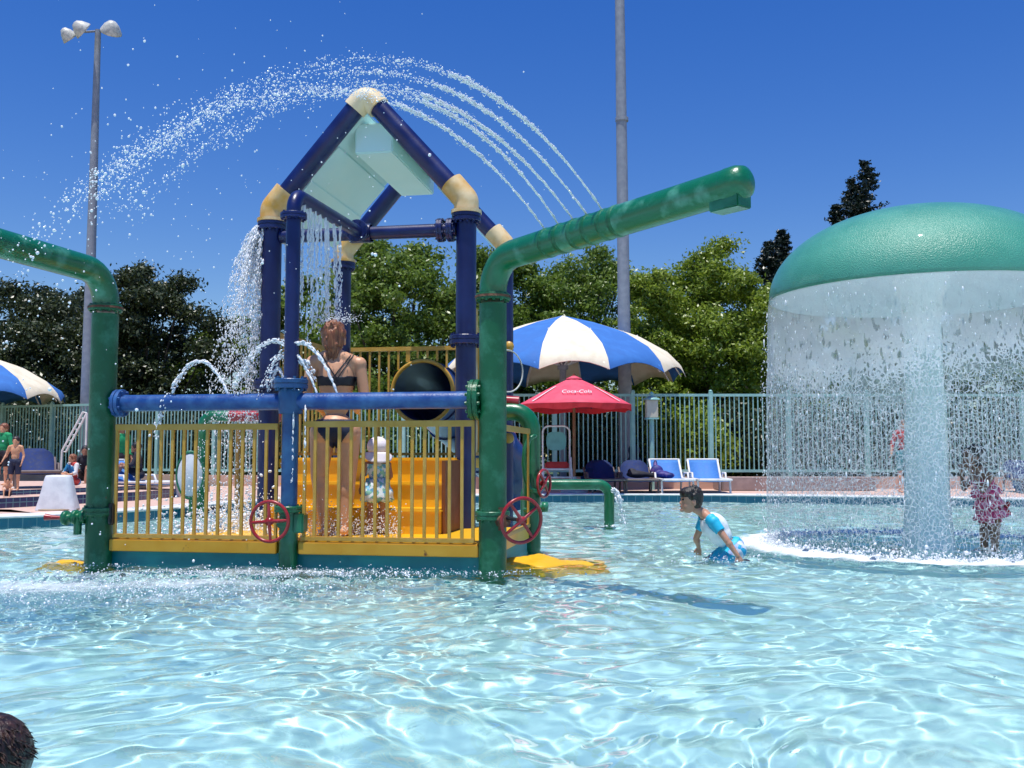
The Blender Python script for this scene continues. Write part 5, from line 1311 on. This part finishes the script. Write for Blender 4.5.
# the falling curtain
def curtain_mat():
    m, nt, b = newmat('falling_water_curtain'); N = nt.nodes; L = nt.links
    b.inputs['Base Color'].default_value = (.96, .98, .98, 1); b.inputs['Roughness'].default_value = .10; b.inputs['Transmission Weight'].default_value = .25; b.inputs['IOR'].default_value = 1.2
    uv = N.new('ShaderNodeTexCoord'); sp = N.new('ShaderNodeSeparateXYZ'); L.new(uv.outputs['UV'], sp.inputs[0])
    def vor(sx, sy, sc_=1, warp=.25):
        mp = N.new('ShaderNodeMapping'); mp.inputs['Scale'].default_value = (sx, sy, 1); L.new(uv.outputs['UV'], mp.inputs[0])
        nz = N.new('ShaderNodeTexNoise'); nz.inputs['Scale'].default_value = .8; nz.inputs['Detail'].default_value = 4; L.new(mp.outputs[0], nz.inputs['Vector'])
        ad = N.new('ShaderNodeMixRGB'); ad.blend_type = 'ADD'; ad.inputs[0].default_value = warp*2; L.new(mp.outputs[0], ad.inputs[1]); L.new(nz.outputs['Color'], ad.inputs[2])
        v = N.new('ShaderNodeTexVoronoi'); v.feature = 'DISTANCE_TO_EDGE'; L.new(ad.outputs[0], v.inputs['Vector']); return v.outputs['Distance']
    def mr(x, a, b_, c, d, smooth=False):
        q = N.new('ShaderNodeMapRange'); q.interpolation_type = 'SMOOTHSTEP' if smooth else 'LINEAR'
        for i, val in ((1, a), (2, b_), (3, c), (4, d)):
            if isinstance(val, (int, float)): q.inputs[i].default_value = val
            else: L.new(val, q.inputs[i])
        L.new(x, q.inputs[0]); return q.outputs[0]
    def mth(op, a, b_):
        q = N.new('ShaderNodeMath'); q.operation = op
        for i, val in enumerate((a, b_)):
            if isinstance(val, (int, float)): q.inputs[i].default_value = val
            else: L.new(val, q.inputs[i])
        return q.outputs[0]
    z = sp.outputs['Y']   # metres above the water
    lowf = N.new('ShaderNodeTexNoise'); lowf.inputs['Scale'].default_value = 1.1; lowf.inputs['Detail'].default_value = 3; L.new(uv.outputs['UV'], lowf.inputs['Vector'])
    lz = mth('ADD', z, mth('MULTIPLY', mth('SUBTRACT', lowf.outputs[0], .5), 1.1))
    wid = mr(lz, 1.35, 1.95, .075, .80)
    w2 = mr(lz, .2, 1.3, .03, .06)
    v1 = vor(7.0, 5.0, warp=.5); v2 = vor(24, 13, warp=.45); v3 = vor(60, 16, warp=.3)
    e1 = mr(v1, mth('MULTIPLY', wid, .7), wid, 1, 0)
    ns = N.new('ShaderNodeTexNoise'); mp3 = N.new('ShaderNodeMapping'); mp3.inputs['Scale'].default_value = (52, 13, 1); L.new(uv.outputs['UV'], mp3.inputs[0]); L.new(mp3.outputs[0], ns.inputs['Vector']); ns.inputs['Scale'].default_value = 1.0; ns.inputs['Detail'].default_value = 3
    e2 = mr(ns.outputs[0], .53, .60, 0, 1)
    nb = N.new('ShaderNodeTexNoise'); mp2 = N.new('ShaderNodeMapping'); mp2.inputs['Scale'].default_value = (20, 7, 1); L.new(uv.outputs['UV'], mp2.inputs[0]); L.new(mp2.outputs[0], nb.inputs['Vector']); nb.inputs['Scale'].default_value = 1.2; nb.inputs['Detail'].default_value = 5
    brk = mr(lowf.outputs[0], .30, .55, .25, 1)
    brk2 = mr(nb.outputs[0], .34, .42, 0, 1)
    top = mr(z, 1.6, 2.1, 0, 1)
    a1 = mth('MULTIPLY', e1, mth('MAXIMUM', brk2, top)); a2 = mth('MULTIPLY', e2, brk)
    al = mth('MAXIMUM', a1, mth('MULTIPLY', a2, mr(lz, .9, 1.7, .40, .36)))
    dens = mr(lz, 1.5, 1.95, .85, .50)
    al = mth('MULTIPLY', mth('MULTIPLY', al, dens), mr(z, .1, 1.3, .62, 1.0))
    film = mr(z, .3, 1.9, .0, .06); al = mth('MAXIMUM', al, film)
    bp = N.new('ShaderNodeBump'); bp.inputs['Strength'].default_value = .8; bp.inputs['Distance'].default_value = .01
    L.new(mth('ADD', nb.outputs[0], mth('MULTIPLY', v3, .5)), bp.inputs['Height']); L.new(bp.outputs[0], b.inputs['Normal'])
    tr = N.new('ShaderNodeBsdfTransparent'); mx = N.new('ShaderNodeMixShader'); L.new(al, mx.inputs[0]); L.new(tr.outputs[0], mx.inputs[1]); L.new(b.outputs[0], mx.inputs[2])
    L.new(mx.outputs[0], N['Material Output'].inputs[0]); return m
n = 220; nzz = 50; V = []; 
for j in range(nzz+1):
    z = (MZ-.002)*(1-j/nzz); fall = MZ-z
    for i in range(n+1):
        a = 2*math.pi*i/n; r_ = MR+.004+.05*math.sqrt(fall/MZ)+.010*math.sin(a*23+2*z)*fall/MZ+.006*math.sin(a*57-z*3)*fall/MZ+.012*noise.noise(Vector((math.cos(a)*6, math.sin(a)*6, z*2.5)))*min(1, fall*2)
        V.append((r_*math.cos(a), r_*math.sin(a), z))
V = np.array(V); idx = np.arange((nzz+1)*(n+1)).reshape(nzz+1, n+1)
Q = np.stack([idx[:-1, :-1], idx[1:, :-1], idx[1:, 1:], idx[:-1, 1:]], -1).reshape(-1, 4)
me = np_mesh('water_curtain', V, Q); uvl = me.uv_layers.new(name='UVMap'); lv = np.empty(len(me.loops), np.int32); me.loops.foreach_get('vertex_index', lv)
uvs = np.stack([(lv % (n+1))/n*2*math.pi*MR, V[lv, 2]], 1); uvl.data.foreach_set('uv', uvs.astype(np.float32).ravel())
wc = link('water_curtain', me, curtain_mat()); wc.location = (*MC, 0)
tag(wc, 'webbed curtain of water falling from the rim of the green dome', 'water', kind='stuff')
# beads and splashes in and round the curtain
nD = 6500; a = RNG.uniform(0, 2*math.pi, nD); z = MZ*(1-RNG.uniform(0, 1, nD)**.75); fall = MZ-z
r_ = MR+.02+.05*np.sqrt(fall/MZ)+RNG.normal(0, .016, nD)*(.6+3.0*fall/MZ)+.03*np.sin(a*7+1)*fall/MZ
P_ = np.stack([MC[0]+r_*np.cos(a), MC[1]+r_*np.sin(a), z], 1); rad = .0022*np.exp(RNG.normal(0, .45, nD))
n2 = 11000; a2 = RNG.uniform(0, 2*math.pi, n2); r2 = MR+.06+RNG.normal(0, .085, n2); z2 = np.abs(RNG.normal(0, .05, n2))*np.exp(-((r2-MR-.06)/.14)**2)+.003
P2 = np.stack([MC[0]+r2*np.cos(a2), MC[1]+r2*np.sin(a2), z2], 1); rad2 = .0042*np.exp(RNG.normal(0, .5, n2))
D_ = np.concatenate([np.tile([0, 0, 1.], (nD, 1)), RNG.normal(size=(n2, 3))]); st = np.concatenate([RNG.uniform(1.5, 4, nD), RNG.uniform(1, 1.5, n2)])
o = ball_drops('curtain_drops', np.concatenate([P_, P2]), np.concatenate([rad, rad2]), D_, None, st); tag(o, 'drops and splashes along the water curtain and its foaming ring on the pool', 'water', kind='stuff')

# ------------------------------------------------------------------ jets from the cannon and other spray
SP0 = Vector((XR, 0, 2.215)); Pj = []; Rj = []; Dj = []; Sj = []
def emit(P, R_, D, S_): Pj.append(P); Rj.append(R_); Dj.append(D); Sj.append(S_)
def jet(start, vel, T, n, s0, s1, r0, clump=1.0, tpow=1.0, st=3.0, tmin=0):
    start = np.array(start); vel = np.array(vel); t = tmin+(T-tmin)*RNG.uniform(0, 1, n)**tpow
    # clumps: drops travel in packets
    ncl = max(6, int(n/14)); tc = RNG.uniform(tmin, T, ncl); dv = RNG.normal(size=(ncl, 3)); pick = RNG.integers(0, ncl, n); isc = RNG.uniform(0, 1, n) < np.clip((t-.15)*1.3*clump, 0, .75)
    t = np.where(isc, tc[pick]+RNG.normal(0, .008, n), t); t = np.clip(t, tmin, T)
    P = start+vel*t[:, None]; P[:, 2] -= 4.9*t*t
    sp = s0+s1*t**1.35
    J = RNG.normal(size=(n, 3))*sp[:, None]; J = np.where(isc[:, None], dv[pick]*sp[:, None]*.9+RNG.normal(size=(n, 3))*(.006+.010*t[:, None]), J)
    P += J; Dv = np.tile(vel, (n, 1)); Dv[:, 2] -= 9.8*t
    rr = r0*np.exp(RNG.normal(0, .38, n)); k = P[:, 2] > .02
    emit(P[k], rr[k], Dv[k], (1+(st-1)*np.exp(-t[k]*3)*RNG.uniform(.5, 1.4, k.sum())))
for i, t in enumerate(JT):
    c = SM @ (SP0.lerp(P1, t)+Vector((0, 0, .10))); an = R(230+RNG.normal(0, 1.0)); vh = (4.25, 4.1, 4.35, 4.25, 4.3)[i]; vz = (3.1, 3.0, 2.95, 3.05, 3.05)[i]
    v = (vh*math.cos(an), vh*math.sin(an), vz)
    jet(c, v, .32, 800, .002, .025, .0026, 0, st=6)
    jet(c, v, .76, 1600, .003, .030, .0021, 1.8, tmin=.10, st=3.5)
    jet(c, v, 1.12, 260, .004, .07, .0026, 1.6, tmin=.6, st=1.5)
# stray droplets filling the air at the left
n = 800; t = RNG.uniform(.45, 1.15, n); c = SM @ SP0.lerp(P1, .4); b0 = np.array(c); v = np.array([4.25*math.cos(R(229)), 4.25*math.sin(R(229)), 3.0])
P = b0+v*t[:, None]+RNG.normal(size=(n, 3))*np.array([.5, .5, .38]); P[:, 2] -= 4.9*t*t+.15; k = (P[:, 2] > .05) & (P[:, 1] > 2.2)
emit(P[k], .0026*np.exp(RNG.normal(0, .4, k.sum())), RNG.normal(size=(k.sum(), 3)), np.full(k.sum(), 1.2))
P_ = np.concatenate(Pj); o = ball_drops('water_jets', P_, np.concatenate(Rj), np.concatenate(Dj), None, np.concatenate(Sj)); tag(o, 'five arching water jets from the right green cannon breaking up over the roof', 'water', kind='stuff')
Pj, Rj, Dj, Sj = [], [], [], []
# water pouring from the left front joint of the tower roof
c = SM @ Vector((TX0-.08, TY0, 2.90))
for i in range(60):
    an = R(RNG.uniform(150, 262)); vh = RNG.uniform(.10, .80); cc = np.array(c)+np.array([RNG.normal(0, .03), RNG.normal(0, .04), RNG.uniform(-.1, .03)])
    jet(cc, (vh*math.cos(an)*1.0, vh*math.sin(an)*.8, .1), .74, 190, .003, .045, .0034, .9, tpow=.8, st=5)
c2 = SM @ Vector((TX0+.14, TY0+.02, 2.78))
for i in range(6): jet(np.array(c2)+RNG.normal(0, .02, 3), (RNG.uniform(-.05, .12), 0, 0), .70, 110, .003, .04, .0036, .6, st=6)
P_ = np.concatenate(Pj); o = ball_drops('falling_water', P_, np.concatenate(Rj), np.concatenate(Dj), None, np.concatenate(Sj)); tag(o, 'fan of water pouring off the left front corner joint of the tower roof', 'water', kind='stuff')
Pj, Rj, Dj, Sj = [], [], [], []
# thin streams from the spray pipe on to the woman
for k, ly in enumerate(np.linspace(.16, .92, 8)):
    c = SM @ Vector((1.52+.013*ly, ly, 2.72)); 
    for q in range(2): jet(np.array(c)+np.array([RNG.normal(0, .012), 0, 0]), (RNG.uniform(-.06, .10), RNG.uniform(-.05, .03), -.2), RNG.uniform(.36, .44) if ly < .8 else RNG.uniform(.38, .6), 170, .002, .018, .0036, .4, st=7)
# small jets from the blue cross pipe
for px, vx, vz, n_ in ((317, -1.15, 2.75, 420), (337, -1.05, 2.7, 420), (284, .55, 2.2, 160), (228, -1.0, 2.2, 420), (286, -.35, 1.9, 140)):
    c = loc(px, 393, 0); c.z = BZ+.062; c = SM @ c
    jet(c, (vx, .12, vz), .56 if vx < -.9 else .4, n_, .002, .035, .0042, .5, st=4)
for px in (294, 306): 
    c = SM @ Vector((loc(px, 410, -.05).x, -.06, BZ-.05)); jet(c, (.01, -.05, 0), .35, 60, .002, .01, .003, .3, st=5)
# splash off the head, shoulders, and off the floor behind the left railing
w = np.array([-1.375, 7.66, 1.86]); n = 420; d = RNG.normal(size=(n, 3)); d[:, 2] = np.abs(d[:, 2])*.6; P = w+d*np.array([.10, .08, .07]); emit(P, .0026*np.exp(RNG.normal(0, .3, n)), d, np.full(n, 1.4))
n = 3600; c = SM @ Vector((.62, 1.1, 0)); P = np.array([c.x, c.y, .0])+RNG.normal(size=(n, 3))*np.array([.30, .32, 0]); P[:, 2] = .18+np.abs(RNG.normal(0, 1, n))**1.6*.10; emit(P, .0052*np.exp(RNG.normal(0, .5, n)), RNG.normal(size=(n, 3)), np.full(n, 1.4))
n = 2600; P = np.stack([RNG.uniform(-1.95, -.85, n), RNG.uniform(7.3, 8.0, n), PZ+np.abs(RNG.normal(0, .10, n))], 1); emit(P, .003*np.exp(RNG.normal(0, .3, n)), RNG.normal(size=(n, 3)), np.full(n, 1.4))
# spill from the low arched pipe
b = at(613, 490, 11.5); jet(b, (.42, -.1, .1), .33, 220, .012, .03, .005, .3, st=4)
P_ = np.concatenate(Pj); o = ball_drops('water_spray', P_, np.concatenate(Rj), np.concatenate(Dj), None, np.concatenate(Sj)); tag(o, 'thin streams on the woman, small jets of the blue pipe and splashes on the platform', 'water', kind='stuff')
# splashes where the jets and spills land on the pool
Pj, Rj, Dj, Sj = [], [], [], []
for cx, cy, sx, sy, n, h_ in ((-1.9, 6.75, .75, .16, 1500, .03), (-.9, 6.85, .5, .08, 500, .02), (-2.7, 5.9, .5, .35, 1300, .04), (-1.75, 6.0, .45, .22, 800, .03), (-3.3, 5.2, .35, .35, 500, .04), (1.70, 7.85, .22, .18, 350, .03), (1.15, 11.45, .1, .1, 120, .02), (-.12, 6.95, .14, .1, 120, .012), (-3.1, 7.4, .15, .12, 120, .015)):
    P = np.stack([RNG.normal(cx, sx, n), RNG.normal(cy, sy, n), .004+np.abs(RNG.normal(0, h_, n))**1.2*1.3], 1); emit(P, .0028*np.exp(RNG.normal(0, .45, n)), RNG.normal(size=(n, 3)), np.full(n, 1.3))
P_ = np.concatenate(Pj); o = ball_drops('splash_drops', P_, np.concatenate(Rj), np.concatenate(Dj), None, np.concatenate(Sj)); tag(o, 'white splashes on the pool in front of the play tower', 'water', kind='stuff')

# foam floating on the pool: churned bubbles where water lands
def foam_sheet(name, fn, x0, x1, y0, y1, label, n=140, scale=7.0, dens=1.0):
    m, nt, b = newmat(name); N = nt.nodes; L = nt.links
    b.inputs['Base Color'].default_value = (.88, .94, .95, 1); b.inputs['Roughness'].default_value = .45
    at_ = N.new('ShaderNodeAttribute'); at_.attribute_name = 'cover'; tc = N.new('ShaderNodeTexCoord')
    nz = N.new('ShaderNodeTexNoise'); nz.inputs['Scale'].default_value = scale; nz.inputs['Detail'].default_value = 9; nz.inputs['Roughness'].default_value = .72; nz.inputs['Distortion'].default_value = .6; L.new(tc.outputs['Object'], nz.inputs['Vector'])
    su = N.new('ShaderNodeMath'); su.operation = 'ADD'; L.new(nz.outputs[0], su.inputs[0]); L.new(at_.outputs['Fac'], su.inputs[1])
    mr = N.new('ShaderNodeMapRange'); mr.interpolation_type = 'SMOOTHSTEP'; mr.inputs[1].default_value = .88; mr.inputs[2].default_value = 1.5; mr.inputs[4].default_value = dens; L.new(su.outputs[0], mr.inputs[0])
    bp = N.new('ShaderNodeBump'); bp.inputs['Strength'].default_value = 1; bp.inputs['Distance'].default_value = .02; L.new(nz.outputs[0], bp.inputs['Height']); L.new(bp.outputs[0], b.inputs['Normal'])
    tr = N.new('ShaderNodeBsdfTransparent'); mx = N.new('ShaderNodeMixShader'); L.new(mr.outputs[0], mx.inputs[0]); L.new(tr.outputs[0], mx.inputs[1]); L.new(b.outputs[0], mx.inputs[2]); L.new(mx.outputs[0], N['Material Output'].inputs[0])
    xs = np.linspace(x0, x1, n); ysn = np.linspace(y0, y1, n); XX, YY = np.meshgrid(xs, ysn); C = fn(XX, YY)
    ZZ = .026+wave(XX, YY)+.035*np.clip(C, 0, 1)*np.array([[abs(noise.noise(Vector((x*8, y*8, 0)))) for x in xs] for y in ysn])
    V = np.stack([XX, YY, ZZ], -1).reshape(-1, 3); idx = np.arange(n*n).reshape(n, n); Q = np.stack([idx[:-1, :-1], idx[:-1, 1:], idx[1:, 1:], idx[1:, :-1]], -1).reshape(-1, 4)
    kk = C.reshape(-1); Q = Q[(kk[Q] > .02).any(1)]
    me = np_mesh(name, V, Q); a_ = me.attributes.new('cover', 'FLOAT', 'POINT'); a_.data.foreach_set('value', kk.astype(np.float32))
    o = link(name, me, m); tag(o, label, 'foam', kind='stuff'); return o
foam_sheet('pool_foam', lambda x, y: np.clip(.80*np.exp(-((np.hypot(x-MC[0], y-MC[1])-1.47)/.20)**2)+.34*np.exp(-((np.hypot(x-MC[0], y-MC[1])-1.6)/.4)**2), 0, 1), MC[0]-2.3, MC[0]+2.3, MC[1]-2.3, MC[1]+2.3, 'white ring of foam where the mushroom curtain hits the pool', 190, 6)
foam_sheet('pool_foam', lambda x, y: np.clip(.60*np.exp(-((x+1.7)/1.3)**2-((y-6.75+.15*(x+1.7))/.30)**2)+.62*np.exp(-((x+2.9)/.5)**2-((y-5.95)/.32)**2)+.5*np.exp(-((x+1.9)/.5)**2-((y-6.15)/.2)**2)+.3*np.exp(-((x+2.3)/1.5)**2-((y-5.9)/.8)**2), 0, 1), -5.2, 1.2, 4, 7.6, 'patches of foam and bubbles on the pool in front of the play tower', 190, 9, .55)
for o in [o for o in bpy.data.objects if o.type == 'MESH' and o.name.split('.')[0] in ('base', 'yellow_apron')]: o.cycles.is_caustics_receiver = True
foam_sheet('pool_foam', lambda x, y: .50*np.exp(-((x+2.2)/2.5)**4-((y-5.9)/1.35)**4), -5.6, 1.5, 4, 7.5, 'thin veil of tiny bubbles on the churned water in front of the play tower', 150, 2.2, .55)
foam_sheet('pool_foam', lambda x, y: .40*np.exp(-((np.hypot(x-MC[0], y-MC[1]))/1.9)**4), MC[0]-2.6, MC[0]+2.6, MC[1]-2.6, MC[1]+2.6, 'thin veil of tiny bubbles under and round the mushroom fountain', 120, 3, .35)
